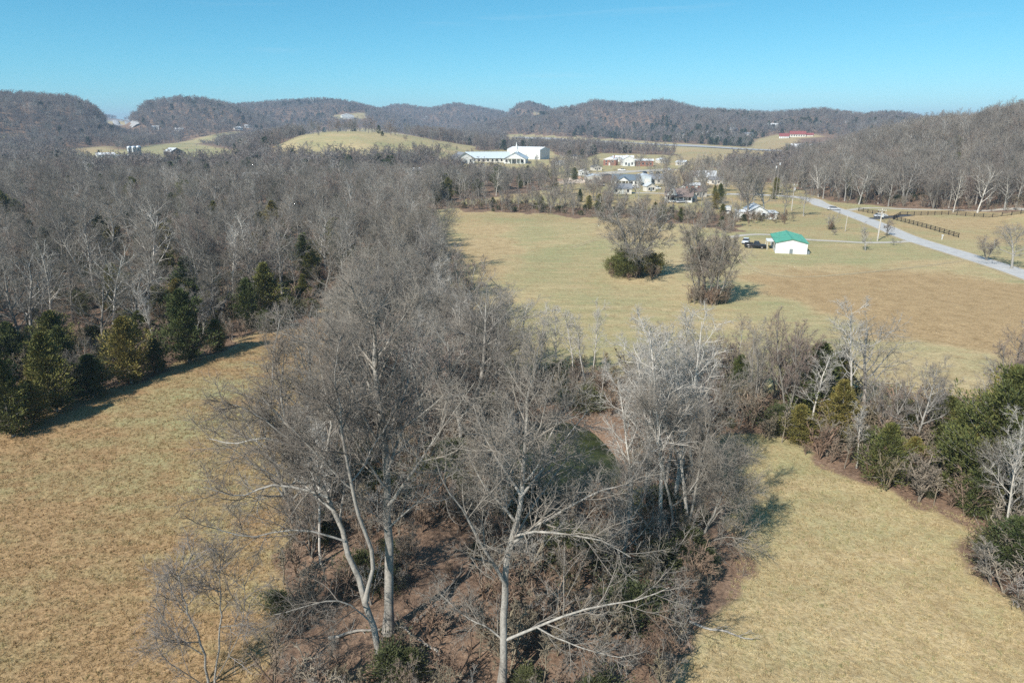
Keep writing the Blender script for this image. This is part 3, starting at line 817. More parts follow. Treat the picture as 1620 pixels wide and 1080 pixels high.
# ---- the big trees in front, limb by limb
def hero(name, label, stems, limbs, bark, twig, seed, dens=1.0, extra=6, r_limb=.15):
    rng = np.random.default_rng(seed)
    base = np.array(stems[0][0][0]); base[2] = tz(base[0], base[1])
    root = empty(name, base); tag(root, label, 'tree', None)
    K = 14
    lv0 = []
    for pts, r0, r1 in stems:
        p = resample(pts, K) - base; p[1:-1] += rng.normal(0, .05, (K - 2, 3))
        s = np.linspace(0, 1, K); r = .70 * r0 * (1 - s) ** .95 + r1 * s; r[0] *= 1.55
        lv0.append(Level(p[None], r[None]))
    tr = join_levels(lv0)
    V, F = tubes([(tr, 10)]); link('trunk', mesh_np('trunk', V, F, [bark], smooth=True), root)
    K1 = 9; L1 = []
    for pts, r0 in limbs:
        p = resample(pts, K1) - base; p[1:] += rng.normal(0, .10, (K1 - 1, 3)).cumsum(0) * .4
        s = np.linspace(0, 1, K1); L1.append(Level(p[None], (.60 * r0 * (1 - s) ** 1.05 + .02 * s)[None]))
    if extra:
        ex = spawn(tr, extra, .38, .96, 48, 9, .40, K1, .08, .09, .55, .025, rng, .5, r_max=r_limb)
        L1 += [Level(ex.pts[i:i+1], ex.rad[i:i+1]) for i in range(len(ex.pts))]
    for l in L1:
        V, F = tubes([(l, 7)]); link('limb', mesh_np('limb', V, F, [bark], smooth=True), root)
    A = join_levels(L1)
    tips = Level(tr.pts[:, 6::1][:, :8], tr.rad[:, 6::1][:, :8])
    src = Level(np.concatenate([resample(q, 9)[None] for q in list(A.pts) + list(tips.pts)]),
                np.concatenate([np.interp(np.linspace(0, 1, 9), np.linspace(0, 1, len(q)), q)[None] for q in list(A.rad) + list(tips.rad)]))
    L2 = spawn(src, int(10 * dens), .12, .98, 44, 12, .46, 6, .06, .13, .62, .017, rng, .45, min_len=1.3)
    L3 = spawn(L2, int(9 * dens), .12, 1, 44, 14, .52, 4, .05, .15, .66, .011, rng, .35, min_len=.7, r_max=.032)
    L4 = spawn(L3, int(5 * dens), .10, 1, 44, 16, .66, 2, .04, .16, .75, .007, rng, .3, min_len=.45, r_max=.017)
    L5 = spawn(L4, 2, .15, 1, 40, 15, .70, 2, .02, .1, .85, .006, rng, .3, min_len=.34, r_max=.012)
    V, F = tubes([(L2, 5), (L3, 3), (L4, 3), (L5, 3)])
    link('crown', mesh_np('crown', V, F, [bark if twig is None else twig], smooth=False), root)
    return root
def limb(y0, y1, *pp):
    n = len(pp); return [P(px, py, y0 + (y1 - y0) * i / (n - 1)) for i, (px, py) in enumerate(pp)]
hero('bare_tree', 'tall bare tree with straight pale trunk forking high above the leaf litter, left of centre',
     [(limb(36.5, 37.5, (614,1010),(616,900),(613,800),(608,700),(600,620),(592,545),(594,495)), .46, .06)],
     [(limb(36.5, 33.5, (614,800),(640,765),(680,705),(715,655),(748,605)), .21),
      (limb(36.5, 40.5, (611,755),(632,690),(660,635),(690,570)), .17),
      (limb(36.7, 34, (610,720),(575,660),(548,600),(520,540)), .17),
      (limb(36.5, 34, (612,775),(578,728),(545,672),(515,618)), .16),
      (limb(37, 38, (602,640),(624,570),(636,500)), .12),
      (limb(37.2, 40, (598,600),(566,545),(548,488)), .11),
      (limb(36.5, 39, (614,835),(650,800),(690,770),(730,720)), .12),
      (limb(36.5, 35, (614,830),(585,810),(560,792)), .07)],
     M_BARK_PALE, M_TWIG_PALE, 11, 1.0, 5)
hero('bare_tree', 'bare tree whose trunk leans left over the edge of the tan field',
     [(limb(33, 35.5, (606,1080),(592,1000),(570,925),(545,855),(520,790),(488,720),(452,668),(415,628)), .30, .06),
      (limb(33.2, 31.5, (578,950),(588,880),(566,810),(548,740),(540,660),(530,590)), .19, .04)],
     [(limb(33.9, 32, (518,786),(440,768),(380,785),(318,768)), .15),
      (limb(34.5, 36, (488,720),(425,690),(370,700),(325,692)), .14),
      (limb(34.2, 37, (505,750),(522,680),(510,610),(500,548)), .17),
      (limb(34.8, 36, (462,682),(445,620),(452,555)), .12),
      (limb(33.5, 31, (545,855),(470,840),(400,850),(330,835)), .11),
      (limb(33, 30.5, (588,985),(540,950),(490,955),(432,972)), .10),
      (limb(33.7, 37, (530,810),(470,760),(420,720),(385,660)), .13),
      (limb(34.5, 33, (480,710),(400,650),(350,640)), .10)],
     M_BARK_PALE, M_TWIG, 12, 1.0, 4)
hero('bare_tree', 'pale bare tree at the bottom centre with a long low limb reaching right',
     [(limb(31.9, 32.5, (792,1105),(796,1000),(797,930),(802,885),(815,830),(826,770),(829,700),(833,650),(838,612)), .34, .05)],
     [(limb(31.9, 30, (800,925),(783,895),(755,850),(733,808),(700,768),(682,722)), .19),
      (limb(32, 33.5, (812,858),(850,832),(900,800),(950,772),(1002,764)), .19),
      (limb(32, 30, (814,848),(845,838),(900,846),(950,856),(1000,882)), .14),
      (limb(32.2, 35, (825,785),(860,738),(900,690),(932,650)), .15),
      (limb(32.2, 33, (823,782),(790,732),(762,690),(745,640)), .14),
      (limb(32.4, 31, (829,715),(850,670),(862,620)), .10),
      (limb(32.3, 34, (828,745),(808,690),(798,640)), .10),
      (limb(31.9, 30.5, (800,1012),(850,990),(900,970),(960,955),(1020,945),(1060,930)), .16),
      (limb(31.9, 32.8, (796,1012),(770,992),(738,976),(700,942)), .10),
      (limb(31.2, 29.5, (850,992),(890,1010),(930,1024),(985,1035)), .09),
      (limb(32, 36, (808,868),(845,800),(880,750),(905,720)), .13)],
     M_BARK_PALE, M_TWIG_PALE, 13, 1.0, 4)
hero('bare_tree', 'many-stemmed bare tree bulging toward the right-hand straw field',
     [(limb(46, 46, (1075,905),(1065,820),(1045,720),(1030,640)), .20, .04),
      (limb(46, 45, (1078,905),(1092,820),(1110,730),(1125,660)), .18, .04),
      (limb(46, 44, (1080,905),(1110,850),(1140,790),(1160,730)), .16, .04)],
     [(limb(46, 43.5, (1082,890),(1120,860),(1150,850),(1185,855)), .11),
      (limb(46, 45, (1084,880),(1130,820),(1160,790),(1180,770)), .11),
      (limb(46, 44, (1072,880),(1030,840),(1000,800),(985,750)), .10),
      (limb(46, 42.5, (1080,895),(1110,895),(1145,915),(1165,935)), .08)],
     M_BARK, M_TWIG, 14, 1.0, 4, .09)
hero('bare_tree', 'small dark bare tree at the bottom left in front of the tan field',
     [(limb(32.5, 32, (335,1105),(320,1030),(295,960),(280,905)), .12, .02),
      (limb(32.5, 33, (338,1105),(345,1020),(350,950),(340,890)), .09, .02)],
     [(limb(32.5, 31, (333,1090),(290,1060),(250,1030),(235,1000)), .06),
      (limb(32.5, 33, (338,1080),(370,1020),(385,960),(380,920)), .06),
      (limb(32.5, 31, (320,1035),(275,1000),(245,950)), .05)],
     M_BARK, M_TWIG, 15, .8, 3, .05)

def veg(px, by, ty):                # place of a plant's foot and its height from foot and top
    p = G(px, by); d = ray(px, ty); r = math.hypot(p.x, p.y)
    return p, max(1.0, CAM_H + r * d[2] / math.hypot(d[0], d[1]) - p.z)
def R6(): return random.uniform(0, 6.283)

TAKEN = [(-8.2, 36.5, 4), (-7.8, 33, 4), (-.7, 31.9, 5), (11, 46, 4), (-14, 32.5, 4)]
# ---- evergreens and trees that stand out
CEDARS = [(300,572,455,1.25,'round olive cedar tree at the wood edge, largest beside the tan field'),
          (208,606,500,1.1,'dark cedar tree at the wood edge between two olive cedars'),
          (90,650,522,1.1,'golden olive cedar tree at the wood edge near the shaded field corner'),
          (22,690,560,1.1,'dark cedar tree at the far left end of the wood edge'),
          (150,628,560,1.2,'low cedar bush in shade under the golden olive cedar'),
          (250,590,535,1.0,'small dark cedar at the wood edge next to the round olive cedar'),
          (345,556,505,1.0,'dark green cedar where the tan field narrows'),
          (55,672,600,1.1,'low dark cedar half in shade by the left field corner'),
          (120,400,345,1.4,'olive cedar thicket among grey trees deep in the left wood'),
          (165,392,340,1.3,'brighter olive cedar beside a cedar thicket in the left wood'),
          (285,500,440,1.0,'dark cedar behind the round olive cedar in the wood'),
          (300,345,285,1.2,'dark cedar in the middle of the grey left wood'),
          (215,330,280,1.2,'dark pointed cedar at the back of the left wood'),
          (440,330,290,1.2,'small cedar among grey trees in front of the hill pasture'),
          (10,360,300,1.2,'dark cedar at the left border of the wood'),
          (1566,800,572,1.25,'largest cedar tree, broad and green, at the right edge above the straw field'),
          (1610,790,560,1.0,'dark cedar behind the largest cedar at the right edge'),
          (1505,772,640,1.0,'medium cedar leaning against the left side of the largest cedar'),
          (1540,815,738,1.2,'small bright cedar bush at the corner of the straw field'),
          (1602,905,815,1.3,'low cedar bush above the bare tree at the right border'),
          (1283,668,540,1.2,'dark cedar behind a pale-stemmed tree in the hedge'),
          (1322,700,598,1.2,'bright cedar in the hedge next to the dark one'),
          (1262,700,640,1.3,'low cedar bush at the foot of the hedge'),
          (1395,765,668,1.0,'thin cedar in the brambles of the hedge'),
          (1165,640,560,1.0,'cedar in the hedge just right of the white-barked trees'),
          (1120,640,575,1.0,'dark cedar behind the white-barked trees'),
          (1440,745,690,1.2,'small cedar bush between thin cedar and largest cedar'),
          (945,333,320,1.4,'small dark cedar in the hedgerow behind the green field'),
          (855,333,311,1.2,'pointed cedar in the hedgerow below the village'),
          (1435,700,655,1.0,'small cedar on the field side of the hedge'),
          (992,438,399,.95,'wide evergreen bush under the lone tree in the green field'),
          (973,434,408,.85,'smaller evergreen bush left of the lone tree in the green field'),
          (1030,436,404,.9,'evergreen bush right of the lone tree in the green field'),
          (790,300,262,1.5,'dark evergreen in front of the church'),
          (640,262,240,1.3,'dark round evergreen at the foot of the hill pasture'),
          (835,285,262,1.3,'evergreen right of the dark one in front of the church')]
for k, (px, by, ty, wd, lb) in enumerate(CEDARS):
    p, h = veg(px, by, ty)
    bush = 'under the lone' in lb or 'lone tree' in lb
    kd = 'bush' if bush else 'cedar_big' if h > 11.5 else 'cedar'
    add_tree('evergreen_bush' if bush else 'cedar_tree', kd, 3 if h < 6 else k % 3, p, h, R6(), lb, 'bush' if bush else 'tree', 'evergreens', wd if kd != 'cedar_big' else 1.0)
    TAKEN.append((p.x, p.y, 2.2))
LONE = [('dense', 0, 1004, 437, 318, 1.35, 'lone spreading bare tree in the green field with evergreens at its foot'),
        ('dense', 1, 1118, 478, 334, .85, 'dense dark bare tree in the field to the right of the lone tree'),
        ('bare_red', 0, 1104, 474, 366, 1.0, 'smaller reddish bare tree leaning on the dense dark tree'),
        ('bare_red', 1, 1133, 481, 370, 1.0, 'reddish bare tree at the front of the dense dark tree'),
        ('bare', 2, 1183, 346, 250, 1.1, 'tall round bare tree left of the white house by the lane'),
        ('bare', 5, 1208, 344, 262, 1.0, 'broad bare tree standing over the white house by the lane'),
        ('bare', 4, 1240, 342, 285, 1.0, 'bare tree behind the right end of the white house'),
        ('bare', 1, 1271, 342, 287, 1.0, 'bare tree on the lawn where the lane enters the wood'),
        ('sapling', 1, 1311, 363, 333, 1.5, 'small round bare tree on the lawn beside the thin pole'),
        ('sapling', 2, 1369, 397, 350, 1.0, 'thin bare sapling left of the crossarm pole'),
        ('sapling', 0, 1402, 373, 345, 2.0, 'bare bush beside the crossarm pole at the lane'),
        ('sapling', 1, 1415, 388, 374, 2.0, 'tiny bare shrub at the mouth of the gravel drive'),
        ('bare_red', 1, 1320, 372, 362, 1.5, 'low dark shrub on the lawn near the small round tree'),
        ('white', 0, 1508, 336, 270, 1.0, 'pale-trunked bare tree at the foot of the hillside behind the paddock'),
        ('white', 1, 1546, 337, 262, 1.0, 'second pale-trunked tree at the hillside foot, right of the first'),
        ('bare', 0, 1600, 425, 355, 1.6, 'low bare bushy tree by the lane at the right border'),
        ('bare_red', 0, 1560, 412, 375, 1.6, 'tangled bare shrub at the end of the black fence'),
        ('white', 0, 370, 470, 355, 1.0, 'white-limbed bare tree in the left wood above the tan field'),
        ('white', 1, 245, 450, 330, 1.0, 'pale forked bare tree in the middle of the left wood'),
        ('white', 0, 85, 520, 380, 1.1, 'pale spreading bare tree near the left border of the wood'),
        ('white', 1, 180, 520, 390, 1.0, 'pale bare tree above the golden olive cedar'),
        ('slender', 0, 1282, 690, 560, 1.6, 'pale-stemmed leaning tree in front of the dark hedge cedar'),
        ('bare', 3, 1190, 655, 510, .8, 'tall grey forked tree in the hedge right of the white-barked trees'),
        ('bare_red', 0, 1245, 670, 500, .8, 'purplish bare tree in the hedge left of the dark cedar'),
        ('slender', 1, 1345, 672, 470, 1.2, 'thin vine-wrapped tree rising alone above the hedge'),
        ('slender', 2, 1355, 740, 640, 1.2, 'slim white stem at the front of the hedge'),
        ('bare_red', 1, 1400, 700, 585, 1.0, 'loose bare tree in the hedge against the yellow field'),
        ('bare', 4, 1445, 720, 570, .9, 'grey bare tree in the hedge left of the largest cedar'),
        ('sapling', 2, 1568, 925, 850, 1.7, 'small round bare tree at the right border below the cedar bush'),
        ('sapling', 0, 1610, 960, 885, 1.7, 'bare shrub leaning in at the right border beside the straw field'),
        ('white', 1, 1590, 745, 640, .9, 'grey dead-limbed tree tangled in the largest cedar')]
for kind, k, px, by, ty, wd, lb in LONE:
    p, h = veg(px, by, ty)
    add_tree('bare_tree' if h > 4 else 'bare_shrub', kind, k, p, h, R6(), lb, 'tree' if h > 4 else 'shrub', None, wd)
    TAKEN.append((p.x, p.y, 3.0))
SLIM = [(1040,860,515),(1062,830,508),(1012,835,560),(1022,800,540),(1086,842,560),(1052,775,500),(995,850,600),(1098,790,545),(1030,745,520),(1075,765,535)]
for k, (px, by, ty) in enumerate(SLIM):
    p, h = veg(px, by, ty)
    add_tree('white_barked_tree', 'slender', k, p, min(h, 19), R6(), 'slim white-barked tree in the clump right of the pond', 'tree', 'white-barked clump by the pond', 1.15)
    TAKEN.append((p.x, p.y, 2.6))
EDGE = [(775,590,480),(795,598,470),(820,602,475),(850,605,480),(880,600,495),(905,606,490),(925,610,500),(835,612,520)]
for k, (px, by, ty) in enumerate(EDGE):
    p, h = veg(px, by, ty)
    add_tree('sapling_tree', 'slender', k + 1, p, h, R6(), 'thin bare sapling at the near edge of the green field behind the pond', 'tree', 'saplings along the green field', 1.3)

# ---- fallen limbs on the leaf litter
def fallen(px, py, L, r0, ang, bark, label, seed):
    rng = np.random.default_rng(seed); p = G(px, py); e = empty('fallen_limb', (p.x, p.y, p.z + r0), ang); tag(e, label, 'fallen limb')
    t = Level(np.stack([np.linspace(0, L, 9), np.cumsum(rng.normal(0, .09, 9)), np.abs(np.cumsum(rng.normal(0, .05, 9)))], 1)[None], np.linspace(r0, r0 * .3, 9)[None])
    V, F = tubes([(t, 8)]); link('trunk', mesh_np('trunk', V, F, [bark], smooth=True), e)
    a = spawn(t, 7, .25, 1, 50, 12, .35, 5, .05, .12, .5, .01, rng, .4); b = spawn(a, 5, .2, 1, 42, 12, .5, 3, .02, .12, .6, .006, rng, .3)
    V, F = tubes([(a, 5), (b, 3)]); link('branches', mesh_np('branches', V, F, [bark]), e)
fallen(1000, 908, 5.5, .13, .4, M_BARK_WHITE, 'bleached fallen limb lying at the foot of the many-stemmed tree', 1)
fallen(660, 985, 6.0, .12, 1.1, M_BARK, 'dark fallen limb on the leaf litter right of the tall straight trunk', 2)
fallen(700, 1040, 4.5, .10, 2.5, M_BARK_PALE, 'pale fallen limb on the leaf litter between the two big trees', 3)
fallen(520, 1010, 5.0, .11, .2, M_BARK_PALE, 'pale fallen limb on the litter left of the leaning trunk', 4)
fallen(1090, 985, 4.0, .10, -.4, M_BARK, 'dark fallen limb at the edge of the straw field', 5)

# ---- woods: candidates on a jittered grid, the largest in view as single trees, the rest as one mass
def jitter(x0, x1, y0, y1, s):
    a, b = np.meshgrid(np.arange(x0, x1, s), np.arange(y0, y1, s))
    n = a.size
    return a.ravel() + RNG.uniform(-.45, .45, n) * s, b.ravel() + RNG.uniform(-.45, .45, n) * s
def clear_of(x, y, fac=1.0):
    ok = np.ones(len(x), bool)
    bx, by = project(x, y, terrain(x, y)); ok &= ~((bx > 1085) & (by > 690) & (y < 62) & (x < 24))
    for tx, ty, tr in TAKEN: ok &= np.hypot(x - tx, y - ty) > tr * fac
    q = np.hypot((x - POND[0]) / POND[2], (y - POND[1]) / POND[3])
    return ok & (q > 1.25)
cand = []                           # x, y, z, height, proto kind, proto index, width, zone
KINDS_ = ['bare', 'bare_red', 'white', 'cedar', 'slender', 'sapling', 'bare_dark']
TOPS = [(-900,228),(0,232),(100,240),(150,252),(250,257),(330,255),(385,250),(430,243),(560,248),(640,253),(700,257),(862,262),(880,280),(1000,300),(1060,310)]
def put(x, y, hlo, hhi, mixw, zone, wide=(0.9, 1.2)):
    z = terrain(x, y); n = len(x)
    h = RNG.uniform(hlo, hhi, n)
    if zone in (0, 4):              # the wood stays low enough to leave the farm, the church and the village in sight
        bx, _ = project(x, y, z)
        row_ = np.interp(bx, [t[0] for t in TOPS], [t[1] for t in TOPS]) + RNG.uniform(0, 9, n)
        v = (540 - row_) / FOC; sl_ = (-SP + v * CP) / np.hypot((bx - 810) / FOC, CP + v * SP)
        h = np.minimum(h, CAM_H + np.hypot(x, y) * sl_ - z)
        ok = h > 3.5; x, y, z, h = x[ok], y[ok], z[ok], h[ok]; n = len(x)
    mixw = list(mixw) + [0] * (len(KINDS_) - len(mixw))
    k = RNG.choice(len(KINDS_), n, p=np.array(mixw) / sum(mixw))
    h = np.where(k == 3, h * .66, h); h = np.where(k == 5, h * .5, h)
    for i in range(n):
        cand.append((x[i], y[i], z[i] - .1, h[i], k[i], int(RNG.integers(0, 6)), RNG.uniform(*wide), zone))
x, y = jitter(-430, 60, 55, 440, 6.6)
px, py = project(x, y, terrain(x, y)); keep = inpoly(px, py, WOOD_LEFT) & clear_of(x, y)
edge = keep & (np.hypot(x, y) < 118)
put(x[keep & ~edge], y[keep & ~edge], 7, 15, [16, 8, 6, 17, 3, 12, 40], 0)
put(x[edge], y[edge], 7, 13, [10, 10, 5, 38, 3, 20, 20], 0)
x, y = jitter(-40, 40, 24, 260, 4.6)
px, py = project(x, y, terrain(x, y)); keep = inpoly(px, py, WOOD_MID) & clear_of(x, y)
far = y > 62; k1 = keep & far & (px < 800)
put(x[k1], y[k1], 9.5, 15.5, [70, 10, 6, 1, 6, 10], 1)
k1 = keep & far & (px >= 800)
put(x[k1], y[k1], 6, 11, [30, 25, 3, 5, 22, 30], 2)
k1 = keep & ~far & (y > 42) & (RNG.random(len(x)) < .62) & ((px < 690) | (px > 940))
put(x[k1], y[k1], 8, 14, [55, 15, 2, 0, 12, 30], 2)
x, y = jitter(-40, 40, 24, 62, 2.7)
px, py = project(x, y, terrain(x, y)); keep = inpoly(px, py, WOOD_MID) & clear_of(x, y, .45)
keep &= ~inpoly(px, py, [(640,1000),(650,850),(720,840),(750,900),(735,1000)])
k1 = keep & (RNG.random(len(x)) < .62)
sm = k1 & (y < 41)
put(x[sm], y[sm], 4, 9, [0, 0, 0, 0, 0, 1], 2)
sm = k1 & (y >= 41)
put(x[sm], y[sm], 6, 13, [10, 10, 0, 0, 5, 75], 2)
x, y = jitter(20, 150, 30, 120, 4.2)
px, py = project(x, y, terrain(x, y)); keep = inpoly(px, py, HEDGE_RIGHT) & clear_of(x, y) & (RNG.random(len(x)) < .8)
put(x[keep], y[keep], 6.5, 12, [34, 32, 2, 12, 12, 34], 3)
x, y = jitter(-40, 110, 200, 330, 5.5)
px, py = project(x, y, terrain(x, y)); keep = inpoly(px, py, HEDGE_FAR) & clear_of(x, y) & (RNG.random(len(x)) < .7)
put(x[keep], y[keep], 6, 10, [45, 30, 2, 6, 4, 25], 4)
x, y = jitter(60, 420, 230, 560, 7.0)
px, py = project(x, y, terrain(x, y)); keep = inpoly(px, py, FOOT_RIGHT) & clear_of(x, y)
put(x[keep], y[keep], 12, 18, [70, 14, 3, 7, 3, 3], 5)
# scattered trees among the village houses
x, y = jitter(-20, 160, 260, 520, 11)
px, py = project(x, y, terrain(x, y)); keep = inpoly(px, py, [(830,300),(900,262),(1060,250),(1160,262),(1275,300),(1180,335),(1060,330),(900,320)]) & (RNG.random(len(x)) < .8)
keep &= ~(inpoly(px, py, [(895,296),(960,262),(1070,262),(1075,300),(1000,312)]) & (RNG.random(len(x)) < .8))
put(x[keep], y[keep], 7, 13, [60, 20, 3, 8, 4, 6], 6)

ZONES = [('grey bare tree in the wood beyond the tan left field', 'trees of the left wood'),
         ('tall bare tree in the belt between tan field and green field', 'trees of the middle belt'),
         ('slim bare tree in the thicket around the pond and big front trees', 'trees of the pond thicket'),
         ('bare tree in the brushy hedge above the straw field', 'trees of the right hedge'),
         ('small bare tree in the hedgerow along the back of the green field', 'trees of the back hedgerow'),
         ('bare tree on the wooded hillside behind the paddock', 'trees of the right hillside'),
         ('bare tree standing among the village houses', 'trees of the village')]
CEDZ = ['cedar growing among bare trees in the left wood', 'cedar growing in the middle belt of bare trees', 'cedar growing in the pond thicket',
        'cedar growing in the brushy hedge above the straw field', 'cedar in the hedgerow along the back of the green field',
        'evergreen on the wooded hillside behind the paddock', 'evergreen standing among the village houses']
C = np.array([(c[0], c[1], c[2], c[3]) for c in cand])
ppx, ppy = project(C[:, 0], C[:, 1], C[:, 2] + C[:, 3] * .6)
app = C[:, 3] / np.hypot(C[:, 0], C[:, 1])
inview = (ppx > -60) & (ppx < 1680) & (ppy < 1110) & (C[:, 1] > 10)
app = np.where(inview, app, 0)
isced = np.array([c[4] == 3 for c in cand])
single = np.zeros(len(cand), bool)
ob = np.argsort(-np.where(isced, 0, app))[:235]; single[ob] = True
oc = np.argsort(-np.where(isced, app, 0))[:60]; single[oc] = True
single &= app > 0
LOOK = {'bare': 'grey', 'bare_dark': 'dark grey', 'bare_red': 'reddish', 'white': 'whitish-limbed', 'slender': 'slim pale', 'sapling': 'small thin'}
def place_words(zn, x_, y_, h_):
    px_, py_ = project(np.array(x_), np.array(y_), np.array(0.0)); px_ = float(px_); py_ = float(py_); r_ = math.hypot(x_, y_)
    if zn == 0:
        a = 'beside the tan field' if r_ < 105 else 'behind the edge trees' if r_ < 135 else 'halfway back' if r_ < 175 else 'toward the back'
        return '%s in the left wood%s' % (a, ', by the border' if px_ < 150 else ', below the barn' if px_ < 330 else ', near the belt')
    if zn == 1:
        a = 'behind the pond' if y_ < 80 else 'along the lower belt' if y_ < 105 else 'along the upper belt' if y_ < 150 else 'at the far end of the belt'
        b = 'on its tan field side' if px_ < 560 + (600 - min(py_, 600)) * .25 else 'on its green field side' if px_ > 680 else 'in its middle'
        return a + ', ' + b
    if zn == 2:
        a = 'below the leaning tree' if px_ < 560 else 'between the big front trees' if px_ < 760 else 'right of the low limb' if px_ < 960 else 'beside the white-barked clump'
        return a + (', low in the view' if y_ < 42 else ', by the pond')
    if zn == 3: return 'in the hedge above the straw field, ' + ('left part' if px_ < 1300 else 'middle part' if px_ < 1460 else 'by the largest cedar')
    return {4: 'in the hedgerow behind the green field', 5: 'on the hillside behind the paddock', 6: 'among the village houses'}[zn]
for i in np.nonzero(single)[0]:
    x_, y_, z_, h_, k_, pi_, wd_, zn = cand[i]
    kind = KINDS_[k_]; where = place_words(zn, x_, y_, h_)
    if kind == 'cedar': add_tree('cedar_tree', 'cedar', 3 if h_ < 6 else pi_ % 3, (x_, y_, z_), h_, R6(), 'cedar ' + where, 'tree', 'evergreens ' + ZONES[zn][1][6:], wd_)
    else: add_tree('bare_tree', kind, pi_, (x_, y_, z_), h_, R6(), LOOK[kind] + ' bare tree ' + where, 'tree', ZONES[zn][1], wd_)
meshes, index = [], {}
for kd in KINDS_:
    for q, t in enumerate(PROTO[kd]): index[(kd, q)] = len(meshes); meshes.append(t[2])
pts, s3, rt, ix = [], [], [], []
for i in np.nonzero(~single)[0]:
    x_, y_, z_, h_, k_, pi_, wd_, zn = cand[i]
    kd = KINDS_[k_]; q = pi_ % len(PROTO[kd]); s = h_ / PROTO[kd][q][3]
    pts.append((x_, y_, z_)); s3.append((s * wd_, s * wd_, s)); rt.append(R6()); ix.append(index[(kd, q)])
scatter('woods', pts, s3, rt, ix, meshes, 'mass of bare grey trees filling the woods behind the nearest ones', 'woods')
print('trees', len(cand), 'single', single.sum())

# far forest on the hills
def far_forest():
    rows = []
    r = 425.0
    azs0, azs1 = math.radians(-47), math.radians(47)
    naz = 1500
    AZ = np.linspace(azs0, azs1, naz)
    runmax = np.full(naz, -1.0)
    while r < 5200:
        s = np.interp(r, [425, 900, 1800, 3200, 5200], [6.8, 9.5, 14, 20, 28])
        n = int((azs1 - azs0) * r / s)
        az = azs0 + (azs1 - azs0) * (np.arange(n) + RNG.uniform(-.5, .5, n)) / n
        rr = r + RNG.uniform(-.5, .5, n) * s
        x, y = rr * np.sin(az), rr * np.cos(az); z = terrain(x, y)
        rm = np.interp(az, AZ, runmax)
        vis = (z + 15 - CAM_H) / rr > rm - .0006
        rows.append(np.stack([x, y, z, rr], 1)[vis])
        za = terrain(r * np.sin(AZ), r * np.cos(AZ))
        runmax = np.maximum(runmax, (za - CAM_H) / r)
        r += s
    A = np.concatenate(rows)
    px, py = project(A[:, 0], A[:, 1], A[:, 2])
    ok = np.ones(len(A), bool)
    for k, q in enumerate(OPEN_FAR): ok &= ~(inpoly(px, py, q) & (RNG.random(len(A)) > (.05 if k in (4, 5) else .012 if k < 3 else 0)))
    ok &= ~(inpoly(px, py, FOOT_RIGHT) & (A[:, 3] < 560))
    ok &= ~(inpoly(px, py, WOOD_LEFT) & (A[:, 3] < 440))
    A = A[ok]; px = px[ok]; py = py[ok]; n = len(A)
    # evergreens gather in patches
    f = np.sin(A[:, 0] / 97 + 1.3 * np.sin(A[:, 1] / 140)) * np.sin(A[:, 1] / 113 + 2 + np.sin(A[:, 0] / 61))
    pr = np.where(f > .66, .45, .06)
    pr = np.where(inpoly(px, py, [(930,240),(935,228),(1240,238),(1240,250)]), .0, pr)
    pr = np.where(inpoly(px, py, [(1040,232),(1050,205),(1200,215),(1240,232)]), .45, pr)
    pr = np.where(inpoly(px, py, [(1200,208),(1230,192),(1290,192),(1300,205)]), .6, pr)
    pr = np.where(inpoly(px, py, [(900,222),(905,206),(1060,212),(1060,228)]), .30, pr)
    pine = RNG.random(n) < pr
    h = RNG.uniform(9, 15.5, n) * np.interp(A[:, 3], [425, 2500], [.95, 1.25]); h = np.where(pine, h * .8, h)
    # lower growth in front of the open ground so that it can be seen
    near_open = np.zeros(n, bool)
    for q in OPEN_FAR: near_open |= inpoly(px, py - 7, q)
    h = np.where(near_open, h * .45, h)
    wd = RNG.uniform(1.0, 1.5, n) * np.interp(A[:, 3], [425, 3000], [1.0, 1.5])
    fk = PROTO['far']; pk = PROTO['far_pine']
    ix = np.where(pine, len(fk) + RNG.integers(0, len(pk), n), RNG.integers(0, len(fk), n))
    h0 = np.array([t[3] for t in fk + pk])[ix]
    s = h / h0
    scatter('forest', A[:, :3] - [0, 0, .3], np.stack([s * wd, s * wd, s], 1), RNG.random(n) * 6.283, ix, [t[2] for t in fk + pk],
            'leafless purple-grey forest covering the far hills', 'forest')
    print('far trees', n)
far_forest()

